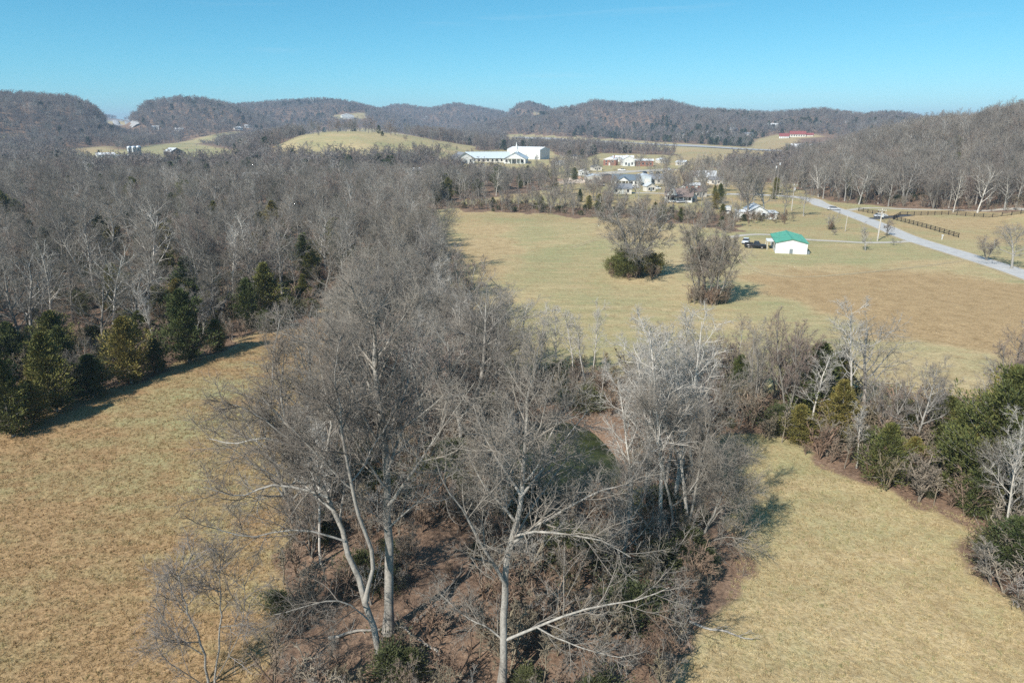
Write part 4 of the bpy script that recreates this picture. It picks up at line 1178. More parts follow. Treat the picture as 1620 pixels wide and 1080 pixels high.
# brush under the trees, weeds along the edges, dry grass of the near fields
def brush():
    P_, S_, I_ = [], [], []
    def add(x, y, sel, lo, hi, green):
        x, y = x[sel], y[sel]; n = len(x)
        z = terrain(x, y); g = RNG.random(n) < green
        sc_ = RNG.uniform(lo, hi, n)
        P_.append(np.stack([x, y, z - .05], 1)); w_ = sc_ * RNG.uniform(.8, 1.7, n); S_.append(np.stack([w_, w_ * RNG.uniform(.8, 1.2, n), sc_], 1))
        I_.append(np.where(g, 5, RNG.integers(0, 5, n)))
    x, y = jitter(-45, 60, 22, 130, 1.7)
    px, py = project(x, y, terrain(x, y))
    q = np.hypot((x - POND[0]) / POND[2], (y - POND[1]) / POND[3])
    m = inpoly(px, py, WOOD_MID) & (q > 1.2)
    open_lit = inpoly(px, py, [(640,1000),(650,840),(720,830),(760,900),(740,1010)]) | inpoly(px, py, [(440,1080),(470,980),(620,960),(640,1080)])
    add(x, y, m & (RNG.random(len(x)) < np.where(open_lit, .22, .9)), .4, 1.4, .12)
    x, y = jitter(20, 160, 28, 125, 1.4)
    px, py = project(x, y, terrain(x, y))
    add(x, y, inpoly(px, py, HEDGE_RIGHT) & (RNG.random(len(x)) < .75), .4, 1.5, .15)
    x, y = jitter(-170, 0, 55, 260, 2.3)
    px, py = project(x, y, terrain(x, y))
    add(x, y, inpoly(px, py, WOOD_LEFT) & (RNG.random(len(x)) < np.where(np.hypot(x, y) < 125, .85, .5)), .5, 1.5, .3)
    x, y = jitter(-40, 130, 210, 330, 2.2)
    px, py = project(x, y, terrain(x, y))
    add(x, y, inpoly(px, py, HEDGE_FAR) & (RNG.random(len(x)) < .6), .5, 1.0, .10)
    x, y = jitter(40, 260, 225, 330, 3.0)
    px, py = project(x, y, terrain(x, y))
    add(x, y, (inpoly(px, py, FOOT_RIGHT) & (RNG.random(len(x)) < .75)) | (inpoly(px, py, [(1175,352),(1250,352),(1262,364),(1180,370)]) & (RNG.random(len(x)) < .4)), .5, 1.5, .05)
    for cx, cy, rr_, nn in ((1118, 478, 4, 40), (1004, 438, 6, 25), (1215, 350, 9, 40), (1311, 363, 1.5, 6)):
        c = G(cx, cy); a = RNG.random(nn) * 6.283; q = rr_ * np.sqrt(RNG.random(nn))
        add(c.x + q * np.cos(a), c.y + q * np.sin(a) * .7, np.ones(nn, bool), .5, 1.3, .05)
    A = np.concatenate(P_); n = len(A)
    ms = [t[2] for t in PROTO['brush']] + [PROTO['greenbrush'][0][2]]
    scatter('undergrowth', A, np.concatenate(S_), RNG.random(n) * 6.283, np.concatenate(I_), ms, 'reddish brown brush and brambles under the trees', 'undergrowth')
    print('brush', n)
brush()
def grass():
    P_ = []
    x, y = jitter(-75, 75, 24, 112, .36)
    z = terrain(x, y); px, py = project(x, y, z)
    wood = inpoly(px, py, WOOD_LEFT) | inpoly(px, py, WOOD_MID) | inpoly(px, py, HEDGE_RIGHT)
    d = np.interp(y, [30, 60, 112], [.95, .7, .25])
    keep = ~wood & (px > -60) & (px < 1680) & (py < 1120) & (RNG.random(len(x)) < d) & ((x < 5) | (y < 80))
    x, y, z = x[keep], y[keep], z[keep]; n = len(x)
    s = RNG.uniform(.45, 1.15, n)
    scatter('grass', np.stack([x, y, z], 1), np.stack([s * 1.1, s * 1.1, s], 1), RNG.random(n) * 6.283, RNG.integers(0, 2, n) + np.where(x < 0, 2, 0), [t[2] for t in PROTO['tuft']],
            'dry winter grass of the near fields', 'grass')
    print('grass', n)
grass()

# ------------------------------------------------------------------ buildings
def facing(p, turn=0.0):            # yaw that turns a front (-Y) towards the lane side of the valley, plus a turn
    return -math.atan2(p.x, p.y) + math.radians(turn)
def window(parent, x, z, w_, h_, y=0.0, frame=None):
    f = MB().box(x - w_/2 - .08, x + w_/2 + .08, y - .05, y + .02, z - .08, z + h_ + .08).build('window', frame or M_WHITE, parent)
    MB().box(x - w_/2, x + w_/2, y - .08, y - .052, z, z + h_).build('pane', M_GLASS, f)
def door(parent, x, w_, h_, mat, y=0.0):
    d = MB().box(x - w_/2, x + w_/2, y - .07, y + .02, .05, h_).build('door', mat, parent)
    MB().box(x + w_*.32, x + w_*.40, y - .12, y - .072, h_*.45, h_*.52).build('handle', M_DARKROOF, d)
def gable_house(name, label, cat, loc, rz, W, D, H, rise, wall, roof, gable_front=True, windows=(), doors=(), over=.35, chimney=False, group=None, side_windows=0):
    r = empty(name, loc, rz); tag(r, label, cat, group)
    if gable_front:
        MB().prism([(-W/2, -.3), (W/2, -.3), (W/2, H), (0, H + rise), (-W/2, H)], 0, D).build('wall', wall, r)
        sl_ = rise / (W / 2)
        for s in (-1, 1):
            e = W/2 + over
            b = MB().prism([(0, H + rise + .03), (s * e, H - over * sl_ + .03), (s * e, H - over * sl_ + .17), (0, H + rise + .18)], -over, D + over)
            b.build('roof_slope', roof, r)
        MB().box(-.18, .18, -over - .03, D + over + .03, H + rise + .14, H + rise + .24).build('ridge_cap', roof, r)
    else:
        MB().prism([(0, -.3), (D, -.3), (D, H), (D/2, H + rise), (0, H)], -W/2, W/2, 'x').build('wall', wall, r)
        sl_ = rise / (D / 2)
        for a, s in ((0, -1), (D, 1)):
            e = a + s * over
            MB().prism([(D/2, H + rise + .03), (e, H - over * sl_ + .03), (e, H - over * sl_ + .17), (D/2, H + rise + .18)], -W/2 - over, W/2 + over, 'x').build('roof_slope', roof, r)
        MB().box(-W/2 - over - .03, W/2 + over + .03, D/2 - .18, D/2 + .18, H + rise + .14, H + rise + .24).build('ridge_cap', roof, r)
    for x, z, w_, h_ in windows: window(r, x, z, w_, h_)
    for x, w_, h_, m in doors: door(r, x, w_, h_, m)
    if chimney:
        c = MB().box(W*.22, W*.22 + .8, D*.5, D*.5 + .8, H, H + rise + 1.1).build('chimney', M_BRICK, r)
        MB().box(W*.22 - .08, W*.22 + .88, D*.5 - .08, D*.5 + .88, H + rise + 1.1, H + rise + 1.25).build('cap', M_CONC, c)
    return r
def row(n, W, z, w_=1.0, h_=1.3):
    return [(-W/2 + W * (i + .5) / n, z, w_, h_) for i in range(n)]

# workshop with the green roof
p = G(1251, 401.5)
ws = gable_house('metal_workshop', 'white metal workshop with a green roof beside the gravel drive', 'building', p, -math.radians(15), 7.6, 14.5, 2.75, .95, M_WHITE, M_GREENROOF,
                 doors=[(.0, .75, 1.25, M_DOOR)], over=.3)
MB().box(-3.82, 3.82, -.03, -.003, 2.66, 2.78).build('eave_trim', M_WHITEROOF, ws)
for x in (-3.72, 3.72): MB().box(x - .09, x + .09, -.04, -.004, 0, 2.66).build('corner_trim', M_WHITEROOF, ws)
for y in (3, 6, 9, 12):
    MB().box(-3.86, -3.803, y - .35, y + .35, 1.0, 2.0).build('window', M_GLASS, ws)
MB().box(-5.6, -3.85, 4.5, 9.5, 2.25, 2.33).build('lean_to_roof', M_WHITEROOF, ws)
for y in (4.7, 9.3): MB().box(-5.5, -5.4, y, y + .1, 0, 2.25).build('lean_to_post', M_WHITE, ws)
for i in range(12):                 # standing seams of the roof
    y = .6 + i * 1.2
    for s in (-1, 1):
        MB().bar((0, y, 3.70 + .20), (s * 4.05, y, 2.75 - .075 + .20), .06, .05).build('roof_seam', M_SEAM, ws)
MB().box(3.85, 4.5, .3, 1.0, -.05, .75).build('meter_box', M_DOOR, ws)

# vehicles
def loft(sections):                 # sections of equal length, along y
    b = MB(); k = len(sections[0])
    for sct in sections: b.v += sct
    for i in range(len(sections) - 1):
        for j in range(k):
            q = (j + 1) % k; b.f.append((i*k + j, i*k + q, (i+1)*k + q, (i+1)*k + j))
    b.f.append(tuple(reversed(range(k)))); b.f.append(tuple((len(sections)-1)*k + j for j in range(k)))
    return b
def body_sec(y, w_, z0, z1, tuck=.12):
    return [(-w_ + tuck, y, z0), (w_ - tuck, y, z0), (w_, y, z0 + .18), (w_, y, (z0 + z1) / 2), (w_ - .05, y, z1 - .06), (w_ - .16, y, z1),
            (-w_ + .16, y, z1), (-w_ + .05, y, z1 - .06), (-w_, y, (z0 + z1) / 2), (-w_, y, z0 + .18)]
def vehicle(name, label, loc, rz, paint, kind):
    r = empty(name, loc, rz)
    L = 4.6 if kind == 'car' else 5.6
    W_ = .9 if kind == 'car' else .98
    z0, zh = (.28, .95) if kind == 'car' else (.42, 1.12)
    ys = [0, .12, .6, L*.3, L*.7, L - .3, L]
    zs = [zh - .25, zh - .08, zh, zh + .03, zh + .03, zh - .02, zh - .2]
    loft([body_sec(y, W_ * (.90 if i in (0, 6) else 1), z0, z) for i, (y, z) in enumerate(zip(ys, zs))]).build('body', paint, r, True)
    if kind == 'car': cy = [L*.24, L*.40, L*.72, L*.90]; top = 1.46
    else: cy = [L*.26, L*.36, L*.56, L*.60]; top = 1.82
    cab = [[(-W_*a, y, z0b), (W_*a, y, z0b), (W_*c, y, z), (-W_*c, y, z)] for y, a, c, z, z0b in
           ((cy[0], .88, .86, zh + .05, zh), (cy[1], .90, .74, top, zh), (cy[2], .90, .74, top, zh), (cy[3], .88, .84, zh + .08, zh))]
    loft(cab).build('cabin_glass', M_GLASS, r)
    MB().box(-W_*.76, W_*.76, cy[1] - .05, cy[2] + .05, top - .02, top + .05).build('cabin_roof', paint, r)
    if kind == 'truck':
        MB().box(-W_ + .1, W_ - .1, L*.63, L - .12, zh + .032, zh + .06).build('bed', M_DARKROOF, r)
        for x in (-W_ + .05, W_ - .05): MB().box(x - .05, x + .05, L*.61, L - .05, zh, zh + .25).build('bed_side', paint, r)
        MB().box(-W_ + .1, W_ - .1, L - .1, L - .02, zh - .05, zh + .25).build('tailgate', paint, r)
    for x in (-1, 1):
        for y in (L*.19, L*.80):
            rr = .33 if kind == 'car' else .39
            t = MB(); seg = 16
            for xx in (x * (W_ - .20), x * (W_ + .01)):
                for i in range(seg): t.v.append((xx, y + rr * math.cos(i * 2 * math.pi / seg), rr + rr * math.sin(i * 2 * math.pi / seg)))
            for i in range(seg): t.f.append((i, (i + 1) % seg, seg + (i + 1) % seg, seg + i))
            t.f += [tuple(range(seg)), tuple(range(seg, 2 * seg))]
            wh = t.build('wheel', M_TYRE, r)
            q = MB(); q.poly([(x * (W_ + .02), y + rr*.6 * math.cos(i * math.pi / 6), rr + rr*.6 * math.sin(i * math.pi / 6)) for i in range(12)]); q.build('rim', M_RIM, wh)
        MB().box(x * W_*.62 - .16, x * W_*.62 + .16, .0, .06, zh - .30, zh - .16).build('headlight', M_RIM, r)
        MB().box(x * W_*.70 - .14, x * W_*.70 + .14, L - .04, L + .015, zh - .34, zh - .2).build('tail_light', M_REDROOF, r)
    MB().box(-W_*.8, W_*.8, -.05, .04, z0 + .02, z0 + .2).build('bumper', M_DARKROOF, r)
    tag(r, label, 'car' if kind == 'car' else 'truck')
    return r
p = G(1178, 387); vehicle('parked_car', 'pale car parked on the grass at the end of the gravel drive', p, math.radians(-25), M_CARWHITE, 'car')
p = G(1212, 393.5); vehicle('pickup_truck', 'black pickup truck parked by the left wall of the green-roofed workshop', p, math.radians(70), M_CARBLACK, 'truck')
p = G(1404, 344); vehicle('parked_car', 'dark car parked by the gate of the black fence', p, math.radians(80), M_CARGREY, 'car')
p = G(1329, 333); vehicle('parked_car', 'small silver car on the lane where it leaves the wood', p, math.radians(70), M_CARGREY, 'car')
# motor home
p = G(1150, 342)
r = empty('motor_home', p, math.radians(-20)); tag(r, 'white motor home parked left of the white house by the lane', 'motor home')
loft([[(-1.15, y, .5), (1.15, y, .5), (1.15, y, z - .2), (.95, y, z), (-.95, y, z), (-1.15, y, z - .2)] for y, z in ((0, 1.5), (.9, 2.0), (1.0, 3.0), (7.5, 3.05))]).build('body', M_WHITE, r)
MB().poly([(-.95, .08, 1.62), (.95, .08, 1.62), (.95, .86, 2.02), (-.95, .86, 2.02)]).build('windscreen', M_GLASS, r)
MB().box(-1.0, 1.0, .97, .985, 2.2, 2.75).build('overcab_window', M_GLASS, r)
MB().box(-1.18, -1.155, 3, 5.5, 1.6, 2.3).build('side_window', M_GLASS, r)
MB().box(-1.0, 1.0, -.12, .05, .5, .8).build('bumper', M_DARKROOF, r)
for x in (-1.16, 1.16):
    for y in (1.0, 5.6): MB().box(x - .1, x + .1, y - .4, y + .4, .0, .78).build('wheel', M_TYRE, r)

# white house by the lane
p = G(1199, 347)
h = gable_house('white_house', 'white house with a weathered metal roof behind bare trees by the lane', 'house', p, facing(p, 14), 6.2, 9, 2.9, 1.7, M_WHITE, M_PALEROOF,
                windows=[(-1.7, 1.0, 1.0, 1.2), (1.8, 1.0, 1.0, 1.2)], doors=[(0, 1.0, 2.1, M_DOOR)], over=.4)
MB().prism([(0, 0), (5, 0), (5, 2.5), (0, 2.2)], 3.15, 6.4, 'x').build('side_wing', M_WHITE, h)
MB().prism([(-.3, 2.24), (5.3, 2.56), (5.3, 2.68), (-.3, 2.36)], 3.2, 6.8, 'x').build('side_wing_roof', M_PALEROOF, h)
MB().prism([(3, 0), (7, 0), (7, 2.4), (3, 2.1)], -6.5, -3.15, 'x').build('side_wing', M_WHITE, h)
MB().prism([(2.7, 2.13), (7.3, 2.46), (7.3, 2.58), (2.7, 2.25)], -6.9, -3.2, 'x').build('side_wing_roof', M_WHITEROOF, h)
MB().box(4.2, 5.2, -.06, -.004, .9, 1.9).build('window', M_GLASS, h)

# village
p = G(988, 294)
h = gable_house('porch_house', 'white house with slate-blue roof and gabled porch in the village row', 'house', p, facing(p, -8), 14.5, 9, 3.0, 2.6, M_WHITE, M_SLATE, False,
                windows=[(-6, .9, 1.1, 1.5), (-3.9, .9, 1.1, 1.5), (3.8, .9, 1.1, 1.5), (5.9, .9, 1.1, 1.5)], doors=[(0, 1.1, 2.2, M_DOOR)])
MB().prism([(-3.2, 2.75), (2.6, 2.75), (-.3, 4.6)], -2.6, 1.2).build('porch_gable', M_WHITE, h)
for s in (-1, 1):
    MB().prism([(-.3, 4.64), (-.3 + s * 3.3, 2.55), (-.3 + s * 3.3, 2.70), (-.3, 4.80)], -2.9, 3.0).build('porch_roof', M_SLATE, h)
for x in (-3.0, -1.2, .7, 2.4): MB().box(x - .1, x + .1, -2.5, -2.3, 0, 2.75).build('porch_post', M_WHITE, h)
for i in range(17): MB().box(-7.2 + i * .9 - .06, -7.2 + i * .9 + .06, -7.1, -7.0, 0, 1.1).build('yard_post', M_WHITE, h)
p = G(1018, 292)
h = gable_house('blue_shed', 'pale blue metal building right of the porch house', 'building', p, facing(p, 2), 8.2, 18, 4.0, .9, M_BLUEGREY, M_PALEROOF, doors=[(1.8, 3.0, 3.2, M_WHITE)], over=.1)
p = G(1046, 291)
gable_house('long_shed', 'long shed with a grey roof right of the pale blue building', 'building', p, facing(p, 8), 12, 12, 2.7, 2.1, M_TAN, M_GREYROOF, False, windows=row(4, 11, .9), over=.4)
p = G(1061, 296)
gable_house('garden_pavilion', 'small white open-fronted shed by the long grey-roofed shed', 'shed', p, facing(p, -10), 5, 4, 2.4, 1.0, M_WHITE, M_WHITEROOF, True, windows=[(-1.3, .3, 1.3, 1.7), (1.3, .3, 1.3, 1.7)])
p = G(941, 291)
gable_house('tan_shed', 'grey-tan metal building at the left end of the village row', 'building', p, facing(p, 10), 8.5, 11, 3.9, .8, M_TAN, M_PALEROOF, True, doors=[(1.2, 3, 3, M_DOOR)], over=.15)
p = G(962, 288)
gable_house('brown_shed', 'dark brown low building between tan shed and porch house', 'building', p, facing(p, 5), 6, 9, 3.2, .7, M_BROWNROOF, M_DARKROOF, True, over=.15)
p = G(984, 307)
gable_house('grey_roof_house', 'small house with dark grey roof in front of the porch house', 'house', p, facing(p, 6), 9, 7, 2.5, 1.9, M_CREAM, M_GREYROOF, False, windows=[(-2.8, .9, 1.0, 1.2), (2.8, .9, 1.0, 1.2)], doors=[(.3, 1.0, 2.1, M_WHITE)])
p = G(1073, 320)
h = gable_house('white_farmhouse', 'white farmhouse with brown roof and tall front gable in the village', 'house', p, facing(p, -4), 11.5, 8, 2.8, 2.6, M_WHITE, M_BROWNROOF, False,
                windows=[(-4.4, .9, 1.1, 1.4), (-2.4, .9, 1.1, 1.4), (3.2, .9, 1.1, 1.4), (4.8, .9, 1.1, 1.4)], doors=[(1.0, 1.0, 2.1, M_DOOR)], chimney=True)
MB().prism([(-5.0, 2.9), (-.6, 2.9), (-2.8, 6.4)], -.9, 3.4).build('front_gable', M_WHITE, h)
MB().box(-3.3, -2.3, -.96, -.905, 3.7, 4.9).build('window', M_GLASS, h)
for x in (-4.8, -.8, 2.2, 5.4): MB().box(x - .1, x + .1, -1.9, -1.7, 0, 2.5).build('porch_post', M_WHITE, h)
MB().prism([(-2.2, 2.4), (0, 2.7), (0, 2.8), (-2.2, 2.5)], -5.7, 5.7, 'x').build('porch_roof', M_BROWNROOF, h)
MB().box(-5.6, 5.6, -1.85, -1.78, .5, .95).build('porch_rail', M_WHITE, h)
p = G(1116, 287)
h = gable_house('quonset_house', 'pale-roofed house with hipped wings up the slope right of the village row', 'house', p, facing(p, 12), 13, 9, 2.6, 3.0, M_TAN, M_PALEROOF, False, windows=row(4, 12, .9), chimney=False)
MB().prism([(-4.2, 2.5), (.2, 2.5), (-2.0, 4.8)], -1.8, 4).build('wing_roof', M_PALEROOF, h)
MB().box(-4.0, 0, -1.6, 1, 0, 2.5).build('wing_wall', M_CREAM, h)
p = G(1095, 318)
gable_house('round_roof_shed', 'small white shed right of the white farmhouse', 'shed', p, facing(p, 15), 4.2, 5, 2.2, 1.0, M_WHITE, M_WHITEROOF, True, doors=[(0, 1.2, 1.9, M_DOOR)])
p = G(1096, 300)
gable_house('red_shed', 'small brown-red shed behind the white farmhouse', 'shed', p, facing(p, 0), 7, 4, 2.2, 1.0, M_BRICK, M_PALEROOF, False, doors=[(1.5, 1.5, 2.0, M_WHITE)])
# brick hall further back
p = G(1014, 263)
h = gable_house('brick_hall', 'long low brick hall with a white roof edge behind the village row', 'building', p, facing(p, 6), 19, 12, 4.2, .9, M_BRICK, M_WHITEROOF, False, windows=row(6, 18, 1.2, 1.3, 1.5), over=.6)
p = G(995, 263)
gable_house('white_hall', 'tall white gabled hall attached left of the brick hall', 'building', p, facing(p, 10), 9, 14, 5.5, 2.2, M_WHITE, M_WHITEROOF, True, windows=[(-2.4, 1, 1.2, 1.8), (2.4, 1, 1.2, 1.8)], doors=[(0, 1.6, 2.4, M_DOOR)])
p = G(986, 256)
gable_house('white_shed', 'long white-roofed building behind the tall white hall', 'building', p, facing(p, 3), 18, 10, 3.6, 1.2, M_WHITE, M_WHITEROOF, False, windows=row(4, 16, 1.0), over=.4)
p = G(964, 262)
h = gable_house('brick_house', 'white-fronted brick house at the left end behind the village', 'house', p, facing(p, -12), 10, 9, 4.6, 1.8, M_BRICK, M_WHITEROOF, True, windows=[(-2.6, 2.6, 1.2, 1.3), (2.6, 2.6, 1.2, 1.3), (-2.6, .6, 1.2, 1.3)], doors=[(0, 1.2, 2.2, M_WHITE)], chimney=True)
MB().prism([(-5.1, 4.4), (5.1, 4.4), (0, 6.6)], -.4, -.02).build('front_gable', M_WHITE, h)
p = G(990, 271); vehicle('pickup_truck', 'white truck on the paved yard in front of the brick hall', p, math.radians(70), M_WHITE, 'truck')
for k, (px, py) in enumerate([(1022,275),(1032,275),(1043,275.5),(1053,275)]):
    p = G(px, py); vehicle('parked_car', ('dark car in the village yard, first from the truck side', 'silver car in the village yard beside the first dark one', 'dark car in the village yard next to the silver one', 'pale car at the far end of the village yard')[k], p, math.radians(10), [M_CARBLACK, M_CARGREY, M_CARBLACK, M_CARWHITE][k], 'car')
# church
p = G(736, 259)
gable_house('church_wing', 'white gabled wing at the left end of the church', 'church', p, facing(p, 16), 15, 18, 4.2, 4.2, M_WHITE, M_GREYROOF, True, windows=[(-4.5, 1.2, 1.6, 2), (4.5, 1.2, 1.6, 2)], doors=[(0, 3.2, 3.0, M_DOOR)], over=.8)
p = G(772, 257)
gable_house('church_hall', 'long church hall with a pale blue-grey roof between its two white gables', 'church', p, facing(p, 3), 36, 18, 3.6, 4.4, M_CREAM, M_BLUEGREY, False, windows=row(9, 34, .9, 1.6, 1.8), over=.8)
p = G(814, 259)
h = gable_house('church', 'church front with broad white gable and thin white steeple', 'church', p, facing(p, -6), 18, 26, 4.0, 4.8, M_WHITE, M_BLUEGREY, True, windows=[(-6.6, 1.2, 1.8, 2.2), (6.6, 1.2, 1.8, 2.2)], doors=[(0, 4, 3.2, M_DOOR)], over=1.0)
b = MB().box(-1.1, 1.1, 15.2, 17.4, 7, 11); st_ = b.build('steeple', M_WHITE, h)
b = MB(); n = 8
for i in range(n): b.v.append((1.2 * math.cos(i * math.pi / 4), 16.3 + 1.2 * math.sin(i * math.pi / 4), 11))
b.v.append((0, 16.3, 17))
for i in range(n): b.f.append((i, (i + 1) % n, n))
b.build('spire', M_WHITE, st_)
for x in (-5, -2, 2, 5): MB().box(x - .25, x + .25, -3.2, -2.7, 0, 4.0).build('portico_column', M_WHITE, h)
MB().prism([(-6, 4.0), (6, 4.0), (0, 6.6)], -3.6, -.05).build('portico_gable', M_WHITE, h)
p = G(828, 252)
h = gable_house('gymnasium', 'big plain white metal hall behind the church front', 'building', p, facing(p, -22), 33, 26, 8.6, 2.0, M_WHITE, M_WHITEROOF, False, windows=(), doors=[(12, 1.4, 2.4, M_DOOR)], over=.1)
for i in range(8): MB().box(-16.4 + i * 4.68 - .12, -16.4 + i * 4.68 + .12, -.06, -.004, .2, 8.5).build('wall_rib', M_WHITEROOF, h)
# houses half hidden in the wood left of the church
p = G(402, 296)
gable_house('wood_house', 'house with pale grey roof almost hidden in the left wood', 'house', p, facing(p, 5), 13, 8, 4.6, 2.6, M_CREAM, M_PALEROOF, False, windows=row(4, 12, 2.4))
p = G(562, 288)
gable_house('slate_house', 'house with slate roof hidden by trees below the hill pasture', 'house', p, facing(p, -10), 11, 8, 4.2, 3.2, M_WHITE, M_SLATE, False, windows=row(3, 10, 2.2))
p = G(549, 292)
gable_house('white_chapel_gable', 'narrow white gable peeking out of the wood below the hill pasture', 'house', p, facing(p, 0), 4.4, 6, 5.2, 4.2, M_WHITE, M_WHITEROOF, True, windows=[(0, 5.4, 1.0, 1.4)])
p = G(668, 283)
gable_house('low_white_barn', 'low white roof line among the trees left of the church', 'barn', p, facing(p, 0), 14, 7, 5.0, 1.2, M_TAN, M_WHITEROOF, False, windows=row(3, 12, 2.6))
# spoil heaps
def heap(px, py, w_, h_, seed, mat, label):
    rng = np.random.default_rng(seed); p = G(px, py); n = 14; b = MB(); rings = 5
    for k in range(rings):
        t = k / (rings - 1)
        for i in range(n):
            a = i * 2 * math.pi / n; q = w_ * (1 - t) ** .9 * rng.uniform(.8, 1.15)
            b.v.append((q * math.cos(a), q * .7 * math.sin(a), h_ * t ** .85 * rng.uniform(.85, 1.1) - (.2 if k == 0 else 0)))
    for k in range(rings - 1):
        for i in range(n): j = (i + 1) % n; b.f.append((k*n + i, k*n + j, (k+1)*n + j, (k+1)*n + i))
    o = b.build('spoil_heap', mat); o.location = p; tag(o, label, 'heap', 'spoil heaps beside the village')
for k, (px, py, w_, h_, m, lb) in enumerate([(862,288,6,1.4,M_CLAY,'low clay heap at the left end of the spoil heaps'), (880,287,7,2.2,M_CLAY,'brown clay heap second from the left of the spoil heaps'),
        (893,290,6,2.0,M_RUBBLE,'pale rubble heap in front of the brown clay heap'), (905,287,7,2.6,M_RUBBLE,'largest pale rubble heap in the middle of the spoil heaps'),
        (918,289,6,2.2,M_RUBBLE,'pale rubble heap next to the tan shed'), (912,284,7,2.2,M_CLAY,'reddish clay heap behind the pale rubble')]):
    heap(px, py, w_, h_, k, m, lb)

# farm on the left: silos and barns
def silo(px, py, h_, r_, label):
    p = G(px, py); e = empty('farm_silo', p); tag(e, label, 'silo', 'three farm silos')
    MB().lathe([(r_, -.5), (r_, h_), (r_ - .2, h_)], 24).build('wall', M_CONC, e, True)
    MB().lathe([(r_ + .12, h_ - .02)] + [((r_ + .12) * math.cos(a), h_ + r_ * .75 * math.sin(a)) for a in np.linspace(.01, 1.45, 7)], 24).build('dome', M_STEEL, e, True)
    for k in range(9): MB().lathe([(r_ + .01, h_ * (k + .5) / 9), (r_ + .06, h_ * (k + .5) / 9), (r_ + .06, h_ * (k + .5) / 9 + .12), (r_ + .01, h_ * (k + .5) / 9 + .12)], 24).build('hoop', M_CONC, e)
    MB().box(-.5, .5, -r_ - .7, -r_ + .15, 0, h_ - .3).build('chute', M_PALEROOF, e)
silo(207, 252, 10.6, 1.9, 'leftmost of the three domed farm silos')
silo(214.5, 252.5, 10.8, 2.0, 'middle one of the three domed farm silos')
silo(222, 252, 11.0, 2.0, 'rightmost of the three domed farm silos')
p = G(230, 251)
gable_house('dark_shed', 'dark low shed right of the silos', 'shed', p, facing(p, 0), 9, 8, 2.8, 1.6, M_BARNWOOD, M_DARKROOF, False)
p = G(281, 246)
h = gable_house('barn', 'weathered dark barn with pale roof in the farm pasture', 'barn', p, facing(p, 28), 13, 15, 4.2, 3.4, M_BARNWOOD, M_PALEROOF, True, doors=[(0, 3.4, 3.4, M_DARKROOF)], windows=[(0, 5.0, 1.4, 1.2)])
MB().prism([(2, 0), (13, 0), (13, 3.2), (2, 3.2)], 6.6, 10.5, 'x').build('lean_to', M_BARNWOOD, h)
p = G(169, 250)
gable_house('milk_barn', 'long low white-roofed barn left of the silos', 'barn', p, facing(p, 8), 16, 9, 3.0, 1.8, M_WHITE, M_WHITEROOF, False, windows=row(5, 15, .9))
p = G(195, 251.5)
gable_house('loafing_shed', 'low pale shed between the milk barn and silos', 'shed', p, facing(p, 0), 11, 8, 2.6, 1.0, M_TAN, M_PALEROOF, False, windows=row(3, 10, .6, 1.8, 1.4))
p = G(316, 240)
o = MB().lathe([(.05, 0), (1.2, .02), (1.35, .4), (1.4, 1.0), (1.2, 1.6), (.6, 1.85), (.05, 1.9)], 14).build('hay_bale', M_BARNWOOD, None, True); o.location = p; tag(o, 'dark round bale alone in the farm pasture', 'hay bale')

# houses on the far hills
FARH = [(246,205,12,5,M_WHITE,M_WHITEROOF,'white house right of the highway notch'), (283,208,16,4,M_WHITE,M_WHITEROOF,'long white building below the second hill'),
        (378,206,16,4.5,M_WHITE,M_WHITEROOF,'white house in trees left of the grove above the pastures'), (394,203,14,5,M_WHITE,M_PALEROOF,'white gabled house beside another on the valley side'),
        (439,196,13,6,M_CREAM,M_GREYROOF,'pale house at the upper edge of the dark cedar line'), (551,188,34,9,M_WHITE,M_WHITEROOF,'white mansion with terraces on the far hillside'),
        (674,188,18,7,M_WHITE,M_PALEROOF,'white house below the far saddle'), (744,217,13,4,M_WHITE,M_WHITEROOF,'white barn roof beyond the hill pasture'),
        (762,220,12,4,M_CREAM,M_WHITEROOF,'cream house beside the evergreens beyond the church'), (998,213,16,5,M_CREAM,M_BROWNROOF,'cream house with brown roof above the highway'),
        (1066,219,16,6,M_WHITE,M_GREYROOF,'white house above the highway, first of a row'), (1090,220,18,6,M_WHITE,M_GREYROOF,'white house above the highway, second of a row'),
        (1118,214,12,5,M_WHITE,M_PALEROOF,'small white house higher up the slope'), (1136,221,13,5,M_CREAM,M_GREYROOF,'cream house above the highway, third of a row'),
        (1158,210,14,7,M_WHITE,M_GREYROOF,'white house with dark windows on the wooded slope'), (1165,224,14,5,M_WHITE,M_PALEROOF,'white house just above the highway trees'),
        (1182,219,14,8,M_CREAM,M_GREYROOF,'tall cream house left of the field with the red roofs'), (1222,204,20,8,M_WHITE,M_WHITEROOF,'large white house on the slope above the red roofs'),
        (1333,197,12,7,M_WHITE,M_BROWNROOF,'white house with brown roof alone on the far slope'), (1388,199,14,6,M_WHITE,M_PALEROOF,'white house half hidden on the far right slope'),
        (1447,196,12,6,M_WHITE,M_WHITEROOF,'white house on the skyline saddle at the right'), (1265,238,26,4,M_WHITE,M_WHITEROOF,'long white building at the end of the highway')]
for px, py, W, H, wm, rm, lb in FARH:
    p = G(px, py)
    h = gable_house('hillside_house', lb, 'house', p, facing(p, random.uniform(-25, 25)), W, W * .6, H, W * .14, wm, rm, random.random() < .3, windows=row(max(2, int(W / 4)), W * .9, H * .3, 1.6, 1.6), over=.5, group='houses on the far hills')
